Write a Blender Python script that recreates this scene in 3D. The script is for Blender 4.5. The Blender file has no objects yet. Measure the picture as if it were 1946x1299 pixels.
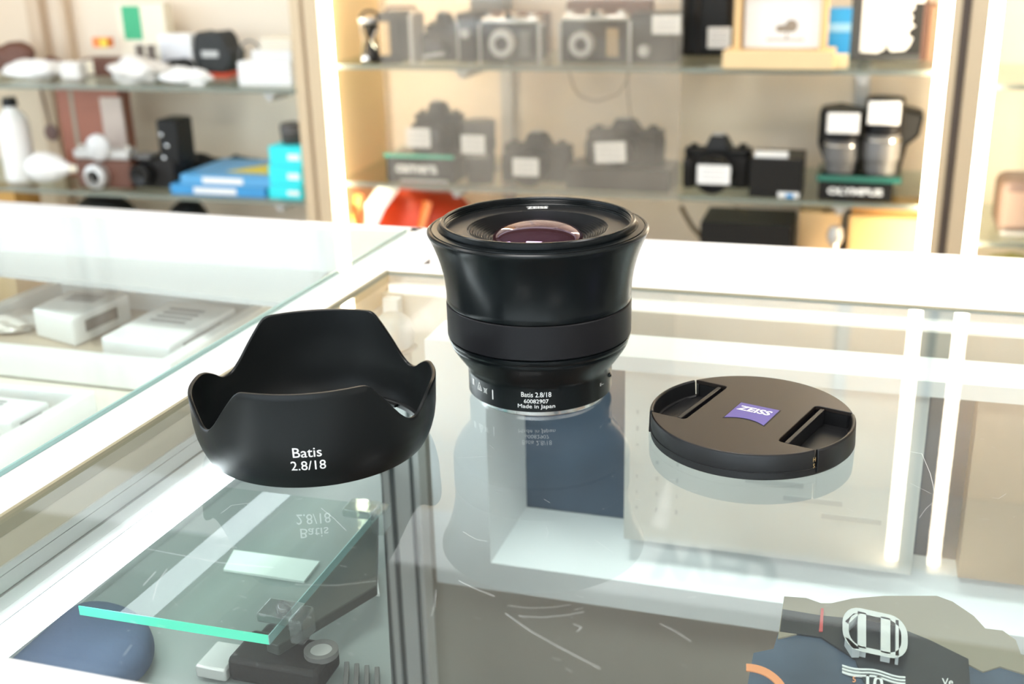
import bpy, bmesh, math, random
from mathutils import Vector, Matrix
random.seed(7)
SC = bpy.context.scene
PI = math.pi
# ------------------------------------------------------------------ camera (world z = 0 is the counter glass)
FPX, PITCH, ROLL, CAMH = 2182.6, math.radians(19.9), math.radians(1.486), 0.198
cam = bpy.data.cameras.new('camera'); cam_ob = bpy.data.objects.new('camera', cam); SC.collection.objects.link(cam_ob)
cam.sensor_width = 36.0; cam.lens = 36.0 * FPX / 1946; cam.clip_start = 0.02; cam.clip_end = 60
cam_ob.matrix_world = Matrix.Translation((0, 0, CAMH)) @ Matrix.Rotation(PI/2 - PITCH, 4, 'X') @ Matrix.Rotation(-ROLL, 4, 'Z')
cam.dof.use_dof = True; cam.dof.focus_distance = 0.455; cam.dof.aperture_fstop = 11.0
SC.camera = cam_ob
SC.view_settings.view_transform = 'Standard'; SC.view_settings.look = 'None'
SC.view_settings.gamma = 1.0; SC.view_settings.use_curve_mapping = False
SC.view_settings.exposure = 0.74
world = bpy.data.worlds.new('daylight'); SC.world = world; world.use_nodes = True
wn = world.node_tree.nodes['Background']; wn.inputs[0].default_value = (0.80, 0.90, 1.0, 1); wn.inputs[1].default_value = 2.7
CEIL_L = 11.5      # ceiling panels
LED_L = 22.0       # cabinet strips
TUBE_L = 6.0      # counter tube

# ------------------------------------------------------------------ helpers: geometry of the place
def ray(px, py):
    a, b = px - 973.0, py - 649.5
    c, s = math.cos(ROLL), math.sin(ROLL)
    u, v = a*c - b*s, a*s + b*c
    X, Z = u/FPX, v/FPX
    return Vector((X, math.cos(PITCH) - Z*math.sin(PITCH), -math.sin(PITCH) - Z*math.cos(PITCH)))
def Q(px, py, z=0.0):            # photo direction meets the horizontal plane z
    d = ray(px, py); k = (z - CAMH)/d.z
    return Vector((d.x*k, d.y*k, z))
WA = math.radians(-17.5)         # direction of the counter front and of the wall
E1 = Vector((math.cos(WA), math.sin(WA), 0)); E2 = Vector((-math.sin(WA), math.cos(WA), 0))
def V(px, py, v):                # photo direction meets the upright plane at depth v -> (u, z)
    d = ray(px, py); k = v/d.dot(E2)
    p = d*k; return p.dot(E1), p.z + CAMH
def UV(u, v, z=0.0): return E1*u + E2*v + Vector((0, 0, z))

# ------------------------------------------------------------------ helpers: materials
def mat(name, col, rough=0.5, metal=0.0, spec=0.5, emit=None, es=0.0, var=0.04, vs=30.0, bump=0.0, coat=0.0, trans=0.0):
    m = bpy.data.materials.new(name); m.use_nodes = True
    nt = m.node_tree; b = nt.nodes['Principled BSDF']
    b.inputs['Roughness'].default_value = rough; b.inputs['Metallic'].default_value = metal
    b.inputs['Specular IOR Level'].default_value = spec
    if coat: b.inputs['Coat Weight'].default_value = coat; b.inputs['Coat Roughness'].default_value = 0.1
    if trans: b.inputs['Transmission Weight'].default_value = trans
    tc = nt.nodes.new('ShaderNodeTexCoord'); nz = nt.nodes.new('ShaderNodeTexNoise')
    nz.inputs['Scale'].default_value = vs; nz.inputs['Detail'].default_value = 3
    nt.links.new(tc.outputs['Object'], nz.inputs['Vector'])
    mx = nt.nodes.new('ShaderNodeMix'); mx.data_type = 'RGBA'
    mx.inputs[6].default_value = (*[c*(1-var) for c in col], 1); mx.inputs[7].default_value = (*[min(1, c*(1+var)) for c in col], 1)
    nt.links.new(nz.outputs['Fac'], mx.inputs[0]); nt.links.new(mx.outputs[2], b.inputs['Base Color'])
    if bump:
        bp = nt.nodes.new('ShaderNodeBump'); bp.inputs['Strength'].default_value = bump; bp.inputs['Distance'].default_value = 0.001
        nt.links.new(nz.outputs['Fac'], bp.inputs['Height']); nt.links.new(bp.outputs['Normal'], b.inputs['Normal'])
    if emit:
        b.inputs['Emission Color'].default_value = (*emit, 1); b.inputs['Emission Strength'].default_value = es
    return m
def pane_mat(name, tint, mult=1.8, haze=0.0, hazecol=(0.9, 0.9, 0.9), ior=1.5, rough=0.0, base=0.0):
    m = bpy.data.materials.new(name); m.use_nodes = True; nt = m.node_tree; nt.nodes.clear()
    out = nt.nodes.new('ShaderNodeOutputMaterial')
    tr = nt.nodes.new('ShaderNodeBsdfTransparent'); tr.inputs[0].default_value = (*tint, 1)
    gl = nt.nodes.new('ShaderNodeBsdfGlossy'); gl.inputs['Roughness'].default_value = rough
    fr = nt.nodes.new('ShaderNodeFresnel'); fr.inputs['IOR'].default_value = ior
    ge = nt.nodes.new('ShaderNodeNewGeometry')
    a = nt.nodes.new('ShaderNodeMath'); a.operation = 'MULTIPLY_ADD'; a.inputs[1].default_value = mult; a.inputs[2].default_value = base; a.use_clamp = True
    nt.links.new(fr.outputs[0], a.inputs[0])
    inv = nt.nodes.new('ShaderNodeMath'); inv.operation = 'SUBTRACT'; inv.inputs[0].default_value = 1.0
    nt.links.new(ge.outputs['Backfacing'], inv.inputs[1])
    b = nt.nodes.new('ShaderNodeMath'); b.operation = 'MULTIPLY'
    nt.links.new(a.outputs[0], b.inputs[0]); nt.links.new(inv.outputs[0], b.inputs[1])
    m1 = nt.nodes.new('ShaderNodeMixShader'); nt.links.new(b.outputs[0], m1.inputs[0])
    src = tr.outputs[0]
    if haze:
        df = nt.nodes.new('ShaderNodeBsdfDiffuse'); df.inputs[0].default_value = (*hazecol, 1)
        tc = nt.nodes.new('ShaderNodeTexCoord'); nz = nt.nodes.new('ShaderNodeTexNoise'); nz.inputs['Scale'].default_value = 9; nz.inputs['Detail'].default_value = 5
        nt.links.new(tc.outputs['Object'], nz.inputs['Vector'])
        h = nt.nodes.new('ShaderNodeMath'); h.operation = 'MULTIPLY'; h.inputs[1].default_value = haze*2
        nt.links.new(nz.outputs['Fac'], h.inputs[0])
        h2 = nt.nodes.new('ShaderNodeMath'); h2.operation = 'MULTIPLY'; nt.links.new(h.outputs[0], h2.inputs[0]); nt.links.new(inv.outputs[0], h2.inputs[1])
        m0 = nt.nodes.new('ShaderNodeMixShader'); nt.links.new(h2.outputs[0], m0.inputs[0]); nt.links.new(tr.outputs[0], m0.inputs[1]); nt.links.new(df.outputs[0], m0.inputs[2])
        src = m0.outputs[0]
    nt.links.new(src, m1.inputs[1]); nt.links.new(gl.outputs[0], m1.inputs[2]); nt.links.new(m1.outputs[0], out.inputs[0])
    return m
def emit_mat(name, col, s):
    m = bpy.data.materials.new(name); m.use_nodes = True; nt = m.node_tree; nt.nodes.clear()
    o = nt.nodes.new('ShaderNodeOutputMaterial'); e = nt.nodes.new('ShaderNodeEmission')
    e.inputs[0].default_value = (*col, 1); e.inputs[1].default_value = s; nt.links.new(e.outputs[0], o.inputs[0]); return m
M = dict(
 white=mat('white_lacquer', (0.86, 0.86, 0.85), 0.35), whitealu=mat('white_painted_metal', (0.88, 0.88, 0.88), 0.3),
 alu=mat('brushed_aluminium', (0.84, 0.86, 0.85), 0.4, 0.1), chrome=mat('chrome', (0.85, 0.85, 0.84), 0.14, 1.0),
 darkgrey=mat('dark_gasket', (0.12, 0.12, 0.11), 0.5), beige=mat('beige_laminate', (0.60, 0.47, 0.31), 0.45, vs=3),
 back=mat('pale_beige_back_board', (0.84, 0.72, 0.58), 0.5, vs=2), yellow=mat('warm_side_laminate', (0.82, 0.62, 0.34), 0.45, vs=2),
 gap=mat('dark_shadow_gap', (0.10, 0.075, 0.06), 0.6), header=mat('pale_header_board', (0.82, 0.82, 0.80), 0.5),
 wall=mat('plaster_wall', (0.78, 0.74, 0.68), 0.8, vs=2), ceil=mat('ceiling_board', (0.34, 0.33, 0.32), 0.8), floor=mat('floor_tiles', (0.45, 0.42, 0.38), 0.35, vs=2),
 lensblack=mat('anodised_black_metal', (0.004, 0.0055, 0.006), 0.25, 0.0, 0.26), rubber=mat('black_rubber', (0.008, 0.0075, 0.0085), 0.45, 0, 0.2),
 baffle=mat('matt_black_baffle', (0.016, 0.016, 0.016), 0.30, 0, 0.65), hood=mat('hood_black_plastic', (0.005, 0.006, 0.0062), 0.34, 0, 0.22),
 capmat=mat('black_cap_plastic', (0.016, 0.012, 0.010), 0.34, 0, 0.42), capside=mat('cap_side_plastic', (0.009, 0.009, 0.0095), 0.38, 0, 0.35),
 ink=mat('white_lettering', (0.82, 0.82, 0.80), 0.5), inkgrey=mat('grey_lettering', (0.42, 0.45, 0.48), 0.6), gold=mat('worn_gold_mark', (0.45, 0.30, 0.12), 0.5),
 zblue=mat('violet_blue_badge', (0.105, 0.085, 0.30), 0.4, 0, 0.3), tag=mat('white_paper_tag', (0.86, 0.85, 0.82), 0.6), tagprint=mat('faint_tag_print', (0.50, 0.50, 0.52), 0.6),
 black=mat('black_plastic', (0.010, 0.0095, 0.009), 0.45, 0, 0.3), black2=mat('charcoal_leatherette', (0.018, 0.016, 0.015), 0.6, 0, 0.3, bump=0.3, vs=300),
 brown=mat('brown_leather', (0.13, 0.05, 0.03), 0.5, bump=0.2, vs=90), tan=mat('tan_cardboard', (0.66, 0.46, 0.24), 0.75), cream=mat('cream_board', (0.86, 0.78, 0.62), 0.6),
 paper=mat('white_paper', (0.87, 0.86, 0.84), 0.6), red=mat('red_orange_nylon', (0.75, 0.07, 0.02), 0.45), orange=mat('orange_plastic', (0.85, 0.22, 0.04), 0.4),
 blue=mat('bright_blue_board', (0.02, 0.27, 0.62), 0.4), cyan=mat('cyan_carton', (0.03, 0.74, 0.80), 0.45), lblue=mat('pale_blue_print', (0.25, 0.50, 0.75), 0.4),
 teal=mat('green_glass_edge', (0.10, 0.62, 0.42), 0.25, emit=None), tealdim=mat('grey_green_glass_edge', (0.25, 0.42, 0.40), 0.3),
 yellowp=mat('yellow_print', (0.80, 0.60, 0.05), 0.5), green=mat('green_print', (0.05, 0.42, 0.20), 0.5), navy=mat('navy_felt', (0.05, 0.075, 0.13), 0.9, bump=0.4, vs=200),
 slate=mat('slate_blue_card', (0.10, 0.14, 0.19), 0.6), deck=mat('brown_wood_deck', (0.23, 0.10, 0.05), 0.45, vs=8, var=0.3), deckw=mat('pale_grey_deck', (0.25, 0.27, 0.26), 0.5, vs=4),
 taupe=mat('taupe_card', (0.30, 0.26, 0.20), 0.6), redp=mat('red_print', (0.55, 0.10, 0.10), 0.5), maroon=mat('maroon_reflected_writing', (0.25, 0.04, 0.08), 0.5), silver=mat('satin_silver', (0.55, 0.54, 0.52), 0.42, 0.5),
 creamglass=mat('frosted_white_glass', (0.62, 0.62, 0.61), 0.3), olive=mat('olive_cloth', (0.30, 0.29, 0.06), 0.8), grey=mat('grey_plastic', (0.14, 0.135, 0.13), 0.4),
 bagp=mat('crumpled_clear_bag', (0.75, 0.72, 0.68), 0.2, 0, 0.6, bump=0.8, vs=60),
)
M['topglass'] = pane_mat('counter_glass', (0.92, 0.965, 0.955), 1.9, 0.022, (0.85, 0.90, 0.92))
M['leftglass'] = pane_mat('left_counter_glass', (0.93, 0.965, 0.955), 0.9, 0.02)
M['shelfglass'] = pane_mat('shelf_glass', (0.88, 0.93, 0.91), 0.8)
M['doorglass'] = pane_mat('sliding_door_glass', (0.95, 0.94, 0.92), 1.3, 0.17, (0.88, 0.80, 0.68))  # beige haze mixed in for the bright room reflected in the door
M['winglass'] = pane_mat('window_glass', (0.95, 0.97, 0.97), 1.5)
M['clear'] = pane_mat('clear_plastic', (0.86, 0.90, 0.89), 1.4, 0.06, (0.9, 0.93, 0.93))
M['led'] = emit_mat('warm_led_strip', (1.0, 0.86, 0.64), LED_L)
M['rear_glow'] = emit_mat('glowing_rear_trim', (1.0, 0.98, 0.93), 1.3)
M['tube'] = emit_mat('cool_led_tube', (0.93, 0.96, 1.0), TUBE_L)
M['ceilled'] = emit_mat('ceiling_panel_light', (1.0, 0.985, 0.96), CEIL_L)
def dome_mat():
    m = mat('coated_front_glass', (0.030, 0.010, 0.012), 0.03, 0, 0.7, var=0.3); b = m.node_tree.nodes['Principled BSDF']
    b.inputs['Specular Tint'].default_value = (0.85, 0.55, 0.95, 1); b.inputs['IOR'].default_value = 1.75; b.inputs['Thin Film Thickness'].default_value = 0
    return m
M['dome'] = dome_mat()

# ------------------------------------------------------------------ helpers: meshes and objects
class MB:
    def __init__(s): s.v = []; s.f = []
    def add(s, vs, fs):
        n = len(s.v); s.v += [Vector(p) for p in vs]; s.f += [[i + n for i in f] for f in fs]; return s
    def box(s, cx, cy, cz, sx, sy, sz, rz=0.0, rx=0.0, ry=0.0):
        R = Matrix.Rotation(rz, 3, 'Z') @ Matrix.Rotation(ry, 3, 'Y') @ Matrix.Rotation(rx, 3, 'X')
        vs = [R @ Vector((x*sx/2, y*sy/2, z*sz/2)) + Vector((cx, cy, cz)) for x in (-1, 1) for y in (-1, 1) for z in (-1, 1)]
        return s.add(vs, [(0, 1, 3, 2), (4, 6, 7, 5), (0, 4, 5, 1), (2, 3, 7, 6), (0, 2, 6, 4), (1, 5, 7, 3)])
    def bx(s, x0, x1, y0, y1, z0, z1): return s.box((x0+x1)/2, (y0+y1)/2, (z0+z1)/2, x1-x0, y1-y0, z1-z0)
    def prism(s, poly, z0, z1, fn=None):           # poly = list of (x, y); fn maps (x, y, z) to a point
        fn = fn or (lambda x, y, z: (x, y, z)); n = len(poly)
        ar = sum(poly[i][0]*poly[(i+1) % n][1] - poly[(i+1) % n][0]*poly[i][1] for i in range(n))
        if ar < 0: poly = poly[::-1]
        vs = [fn(p[0], p[1], z0) for p in poly] + [fn(p[0], p[1], z1) for p in poly]
        return s.add(vs, [list(range(n))[::-1], list(range(n, 2*n))] + [(i, (i+1) % n, n + (i+1) % n, n + i) for i in range(n)])
    def lathe(s, prof, seg=64, c=(0, 0, 0), axis='z', sx=1.0, sy=1.0, cap=True):
        c = Vector(c); vs = []; fs = []
        for (r, z) in prof:
            for i in range(seg):
                a = 2*PI*i/seg; x, y = r*math.cos(a)*sx, r*math.sin(a)*sy
                p = Vector((x, y, z)) if axis == 'z' else (Vector((x, -z, y)) if axis == 'y' else Vector((z, x, y)))
                vs.append(p + c)
        n = len(prof)
        for k in range(n-1):
            for i in range(seg):
                j = (i+1) % seg; fs.append((k*seg+i, k*seg+j, (k+1)*seg+j, (k+1)*seg+i))
        if cap and prof[0][0] > 1e-6: fs.append(list(range(seg))[::-1])
        if prof[-1][0] > 1e-6: fs.append([(n-1)*seg+i for i in range(seg)])
        return s.add(vs, fs)
    def ring(s, prof, seg=96, c=(0, 0, 0), axis='z'):   # closed profile loop
        c = Vector(c); vs = []; fs = []; n = len(prof)
        for (r, z) in prof:
            for i in range(seg):
                a = 2*PI*i/seg; x, y = r*math.cos(a), r*math.sin(a)
                vs.append((Vector((x, y, z)) if axis == 'z' else Vector((x, -z, y))) + c)
        for k in range(n):
            for i in range(seg):
                j = (i+1) % seg; k2 = (k+1) % n; fs.append((k*seg+i, k*seg+j, k2*seg+j, k2*seg+i))
        return s.add(vs, fs)
    def tube(s, pts, r, n=8, flat=1.0):
        pts = [Vector(p) for p in pts]; vs = []; fs = []
        for k, p in enumerate(pts):
            t = (pts[min(k+1, len(pts)-1)] - pts[max(k-1, 0)]).normalized()
            a = t.cross(Vector((0, 0, 1))); a = a.normalized() if a.length > 1e-4 else Vector((1, 0, 0)); b = t.cross(a).normalized()
            rr = r[k] if isinstance(r, (list, tuple)) else r
            for i in range(n):
                th = 2*PI*i/n; vs.append(p + a*rr*math.cos(th) + b*rr*flat*math.sin(th))
        for k in range(len(pts)-1):
            for i in range(n): j = (i+1) % n; fs.append((k*n+i, k*n+j, (k+1)*n+j, (k+1)*n+i))
        fs.append(list(range(n))[::-1]); fs.append([(len(pts)-1)*n+i for i in range(n)])
        return s.add(vs, fs)
    def blob(s, c, sx, sy, sz, amp=0.15, seed=0, n=3, flatbase=True):
        bm = bmesh.new(); bmesh.ops.create_icosphere(bm, subdivisions=n, radius=1.0)
        rnd = random.Random(seed); ph = [rnd.uniform(0, 6.28) for _ in range(6)]; vs = []
        for v in bm.verts:
            p = v.co; k = 1 + amp*(math.sin(3*p.x+ph[0])*math.cos(4*p.y+ph[1]) + 0.6*math.sin(7*p.z+5*p.x+ph[2]) + 0.4*math.cos(9*p.y+ph[3]-4*p.z))
            z = p.z*k
            if flatbase: z = max(z, -0.8)
            vs.append((c[0]+p.x*k*sx, c[1]+p.y*k*sy, c[2]+(z+0.8 if flatbase else z)*sz))
        fs = [[v.index for v in f.verts] for f in bm.faces]; bm.free(); return s.add(vs, fs)
    def build(s, name, m, parent=None, bevel=0.0, smooth=True, loc=None, rz=None, seg=2, ang=35):
        me = bpy.data.meshes.new(name); me.from_pydata([tuple(p) for p in s.v], [], s.f); me.update()
        bm = bmesh.new(); bm.from_mesh(me); bmesh.ops.recalc_face_normals(bm, faces=bm.faces); bm.to_mesh(me); bm.free()
        if smooth: me.shade_smooth(); me.set_sharp_from_angle(angle=math.radians(ang))
        me.materials.append(M[m] if isinstance(m, str) else m)
        o = bpy.data.objects.new(name, me); SC.collection.objects.link(o)
        if parent is not None: o.parent = parent
        if loc is not None: o.location = loc
        if rz is not None: o.rotation_euler = (0, 0, rz)
        if bevel:
            b = o.modifiers.new('soft_edges', 'BEVEL'); b.width = bevel; b.segments = seg; b.limit_method = 'ANGLE'; b.angle_limit = math.radians(40); b.harden_normals = False
        return o
def thing(name, label, cat, loc=(0, 0, 0), rz=0.0, group=None):
    o = bpy.data.objects.new(name, None); SC.collection.objects.link(o); o.empty_display_size = 0.01
    o.location = loc; o.rotation_euler = (0, 0, rz); o['label'] = label; o['category'] = cat
    if group: o['group'] = group
    return o
def tag(o, label, cat, group=None):
    o['label'] = label; o['category'] = cat
    if group: o['group'] = group
    return o
def text_geo(body, width=None, height=None, bold=0.0, align='CENTER', spacing=1.0, line=1.0):
    cu = bpy.data.curves.new('lettering', 'FONT'); cu.body = body; cu.align_x = align; cu.offset = bold; cu.space_character = spacing; cu.space_line = line
    cu.resolution_u = 3
    ob = bpy.data.objects.new('lettering_source', cu); SC.collection.objects.link(ob)
    dg = bpy.context.evaluated_depsgraph_get(); me = bpy.data.meshes.new_from_object(ob.evaluated_get(dg))
    vs = [(v.co.x, v.co.y) for v in me.vertices]; fs = [list(p.vertices) for p in me.polygons]
    bpy.data.objects.remove(ob); bpy.data.curves.remove(cu); bpy.data.meshes.remove(me)
    x0, x1 = min(p[0] for p in vs), max(p[0] for p in vs); y0, y1 = min(p[1] for p in vs), max(p[1] for p in vs)
    sx = width/(x1-x0) if width else None; sy = height/(y1-y0) if height else None
    sx = sx or sy; sy = sy or sx
    return [((x-(x0+x1)/2)*sx, (y-(y0+y1)/2)*sy) for x, y in vs], fs
def lettering(mb, body, fn, **k):
    vs, fs = text_geo(body, **k); mb.add([fn(x, y) for x, y in vs], fs); return mb
def struct(name, mb, m, **k):
    o = mb.build(name, m, **k); o['kind'] = 'structure'; return o

# ------------------------------------------------------------------ the room
FL, CE = -0.95, 1.75
def roomquad(u0, u1, v0, v1, z0, z1):
    mb = MB(); n = [UV(u, v, z) for u in (u0, u1) for v in (v0, v1) for z in (z0, z1)]
    return mb.add(n, [(0, 1, 3, 2), (4, 6, 7, 5), (0, 4, 5, 1), (2, 3, 7, 6), (0, 2, 6, 4), (1, 5, 7, 3)])
def addq(mb, u0, u1, v0, v1, z0, z1):
    n = [UV(u, v, z) for u in (u0, u1) for v in (v0, v1) for z in (z0, z1)]
    return mb.add(n, [(0, 1, 3, 2), (4, 6, 7, 5), (0, 4, 5, 1), (2, 3, 7, 6), (0, 2, 6, 4), (1, 5, 7, 3)])
RU0, RU1, RV0, RV1 = -3.2, 2.6, -2.6, 2.28
struct('floor', roomquad(RU0, RU1, RV0, RV1, FL-0.1, FL), 'floor', smooth=False)
struct('ceiling', roomquad(RU0, RU1, RV0, RV1, CE, CE+0.1), 'ceil', smooth=False)
struct('wall_back', roomquad(RU0, RU1, RV1, RV1+0.1, FL, CE), mat('dark_taupe_wall', (0.13, 0.095, 0.07), 0.7, vs=2), smooth=False)
struct('wall_right', roomquad(RU1, RU1+0.1, RV0, RV1, FL, CE), 'wall', smooth=False)
w = MB(); addq(w, RU0-0.1, RU0, RV0, -1.9, FL, CE); addq(w, RU0-0.1, RU0, 1.5, RV1, FL, CE); addq(w, RU0-0.1, RU0, -1.9, 1.5, FL, -0.25); addq(w, RU0-0.1, RU0, -1.9, 1.5, 1.4, CE)
struct('wall_left', w, 'wall', smooth=False)
w = MB(); addq(w, RU0, -2.4, RV0-0.1, RV0, FL, CE); addq(w, 1.9, RU1, RV0-0.1, RV0, FL, CE); addq(w, -2.4, 1.9, RV0-0.1, RV0, 1.35, CE); addq(w, -2.4, 1.9, RV0-0.1, RV0, FL, -0.6)
struct('wall_front', w, 'wall', smooth=False)
wi = struct('window_1', roomquad(RU0-0.06, RU0-0.05, -1.9, 1.5, -0.25, 1.4), 'winglass', smooth=False)
f = MB()
for v in (-1.9, -0.2, 1.46): addq(f, RU0-0.09, RU0-0.01, v, v+0.04, -0.25, 1.4)
for z in (-0.25, 1.36): addq(f, RU0-0.09, RU0-0.01, -1.9, 1.5, z, z+0.04)
f.build('window_frame', 'whitealu', wi, smooth=False)
wi = struct('window_2', roomquad(-2.4, 1.9, RV0-0.06, RV0-0.05, -0.6, 1.35), 'winglass', smooth=False)
f = MB()
for u in (-2.4, -0.95, 0.45, 1.86): addq(f, u, u+0.04, RV0-0.09, RV0-0.01, -0.6, 1.35)
for z in (-0.6, 1.31): addq(f, -2.4, 1.9, RV0-0.09, RV0-0.01, z, z+0.04)
f.build('window_frame', 'whitealu', wi, smooth=False)
k = 0
for (u, v) in ((-1.9, -1.5), (-0.3, -1.5), (1.3, -1.5), (-1.9, 0.3), (-0.3, 0.3), (1.3, 0.3)):
    k += 1
    t = thing('ceiling_light', 'square white ceiling light panel above the shop counter', 'ceiling light', UV(u, v, CE-0.03), WA, 'ceiling light panels')
    MB().box(0, 0, -0.003, 0.60, 0.60, 0.006).build('diffuser', 'ceilled', t, smooth=False)
    fr = MB(); fr.box(0, 0.31, 0.0, 0.64, 0.02, 0.03).box(0, -0.31, 0.0, 0.64, 0.02, 0.03).box(0.31, 0, 0.0, 0.02, 0.60, 0.03).box(-0.31, 0, 0.0, 0.02, 0.60, 0.03); fr.box(0, 0, 0.012, 0.60, 0.60, 0.01)
    fr.build('frame', 'whitealu', t, smooth=False)

# ------------------------------------------------------------------ counter: the right display case
RLc = Q(735, 517); LDc = Q(0, 985); ldir = (RLc-LDc).normalized(); 
FRe = Q(1946, 607); gdir = (FRe-Q(1205, 552)).normalized()
def along(p, d, t): return p + d*t
gl_rr = along(RLc, E1, 1.25); gl_fl = Q(0, 1265)
s_ = (gl_fl - LDc).dot(ldir); gl_fl = along(LDc, ldir, s_); gl_fr = along(gl_fl, E1, 1.35)
case = thing('display_counter', 'white framed glass display counter carrying the lens, the hood and the cap', 'display counter', (0, 0, 0))
MB().prism([(p.x, p.y) for p in (gl_fl, gl_fr, gl_rr, RLc)], -0.006, 0.0).build('glass_top', 'topglass', case, smooth=False)
# scratches in the glass
sc = MB()
def scratch(pts, w=0.00012):
    w *= 0.62
    P_ = [Q(*p) for p in pts]
    for a, b in zip(P_, P_[1:]):
        n = (b-a).cross(Vector((0, 0, 1))).normalized()*w
        sc.add([a-n+Vector((0, 0, 6e-5)), a+n+Vector((0, 0, 6e-5)), b+n+Vector((0, 0, 6e-5)), b-n+Vector((0, 0, 6e-5))], [(0, 1, 2, 3)])
for s in ([(255, 1038), (330, 1052), (420, 1069), (520, 1078)], [(610, 965), (635, 985), (658, 1008)], [(318, 1080), (300, 1105), (290, 1140)], [(296, 1086), (272, 1112)],
          [(235, 1245), (250, 1225)], [(560, 1110), (640, 1112), (720, 1103)], [(872, 1103), (900, 1117), (940, 1133)], [(965, 1150), (1005, 1155), (1050, 1154), (1085, 1148)],
          [(985, 1170), (1030, 1173), (1080, 1168), (1110, 1162)], [(960, 1165), (1010, 1200), (1060, 1228), (1140, 1270)], [(1038, 1000), (1042, 1012), (1037, 1022)],
          [(1730, 858), (1752, 862), (1768, 900), (1782, 960)], [(1730, 918), (1770, 938)], [(1772, 955), (1758, 968), (1747, 984)], [(1885, 945), (1898, 947), (1912, 938)],
          [(880, 1010), (905, 1025), (925, 1028)], [(1255, 1185), (1285, 1200), (1312, 1218)], [(1130, 1025), (1165, 1050)], [(420, 975), (440, 960), (470, 956)], [(410, 1035), (450, 1040)],
          [(275, 990), (315, 1008)], [(870, 870), (935, 866)], [(930, 845), (938, 852)], [(1090, 1185), (1105, 1192), (1096, 1200)], [(1860, 985), (1880, 987)], [(820, 1170), (826, 1148), (829, 1120)]):
    scratch(s, random.choice([6e-5, 9e-5, 12e-5]))
rn = random.Random(3)
for _ in range(90):
    x, y = rn.choice([(rn.uniform(200, 720), rn.uniform(930, 1290)), (rn.uniform(840, 1400), rn.uniform(900, 1290)), (rn.uniform(1500, 1940), rn.uniform(830, 1250))])
    a = rn.uniform(-0.6, 0.9); l = rn.uniform(3, 18); scratch([(x, y), (x+l*math.cos(a), y+l*math.sin(a)*0.5)], rn.choice([4e-5, 6e-5]))
so = sc.build('scratch_marks', mat('scratched_glass_mark', (0.62, 0.65, 0.65), 0.5), case, smooth=False); so['label'] = 'fine pale scratches in the glass'; so['kind'] = 'stuff'
# white frame around the glass
def slab(mb, pts, z0, z1): return mb.prism([(p.x, p.y) for p in pts], z0, z1)
BL = Q(820, 443); BLp = along(Q(1232, 447), -E1, 0.165)
back_l = along(Q(1232, 447), -E1, 0.17); back_r = along(Q(1232, 447), E1, 1.2)
off = RLc + (RLc-LDc).normalized()*0.0
slab(MB(), [RLc, along(RLc, E1, 1.25), back_r, Q(771, 443)+E2*0.012, Q(771, 443)], -0.035, 0.0012).build('rear_ledge', 'white', case, bevel=0.0008, smooth=False)
tl0 = Q(0, 909); tl1 = Q(771, 443)
tdir = (tl1-tl0).normalized(); tl00 = along(tl0, tdir, -0.12)
slab(MB(), [along(gl_fl, -E1, 0.0), RLc, tl1, tl00], -0.010, 0.0012).build('left_rail', 'white', case, bevel=0.0006, smooth=False)
slab(MB(), [gl_fl, gl_fr, along(gl_fr, -E2, 0.045), along(gl_fl, -E2, 0.045)], -0.035, 0.0012).build('front_rail', 'white', case, bevel=0.0008, smooth=False)
# dark-gold gasket strip along the rear and left rims of the glass
g = MB()
slab(g, [RLc+E2*-0.0022, along(RLc, E1, 1.25)-E2*0.0022, along(RLc, E1, 1.25), RLc], 0.0, 0.0010)
slab(g, [along(gl_fl, -ldir, 0.0)+E1*0.0014, RLc+E1*0.0014, RLc-E1*0.0004, gl_fl-E1*0.0004], -0.0062, 0.0014)
g.build('gasket', mat('olive_gasket', (0.30, 0.27, 0.18), 0.5), case, smooth=False)
g = MB(); slab(g, [RLc-E2*0.0075+E1*0.004, along(RLc, E1, 1.25)-E2*0.0075, along(RLc, E1, 1.25)-E2*0.0045, RLc-E2*0.0045+E1*0.003], -0.010, -0.0062)
g.build('rear_trim', 'rear_glow', case, smooth=False)  # trim with an added glow that brightens the inside of the case
# left inner side: channel profile with grooves, light tube below it
nrm = Vector((ldir.y, -ldir.x, 0))            # pointing into the case
def sidebar(mb, z0, z1, d0, d1, t0=-0.14, t1=0.325):
    a, b = along(LDc, ldir, t0), along(LDc, ldir, t1)
    return slab(mb, [a+nrm*d0, b+nrm*d0, b+nrm*d1, a+nrm*d1], z0, z1)
mb = MB(); sidebar(mb, -0.0205, -0.0175, -0.004, 0.0012); sidebar(mb, -0.0275, -0.0213, -0.004, 0.0006); sidebar(mb, -0.0335, -0.0283, -0.004, 0.0012); sidebar(mb, -0.0385, -0.0342, -0.004, 0.0004); sidebar(mb, -0.0385, -0.0175, -0.006, -0.003)
mb.build('track_profile', mat('satin_track_metal', (0.72, 0.71, 0.69), 0.35, 0.35), case, smooth=False)
mb = MB(); sidebar(mb, -0.0175, -0.0062, -0.004, 0.0002); mb.build('side_pane', mat('sandy_reflection_tone', (0.62, 0.53, 0.40), 0.35, vs=6), case, smooth=False)  # sandy colour stands in for a beige reflection along this side
mb = MB(); a, b = along(LDc, ldir, -0.14), along(LDc, ldir, 0.325)
mb.tube([a+nrm*0.0012+Vector((0, 0, -0.0455)), b+nrm*0.0012+Vector((0, 0, -0.0455))], 0.0056, 12)
mb.build('light_tube', 'tube', case)
mb = MB(); sidebar(mb, -0.40, -0.056, -0.045, -0.038); mb.build('side_panel', mat('grey_green_side_panel', (0.42, 0.45, 0.44), 0.4), case, smooth=False)
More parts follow.
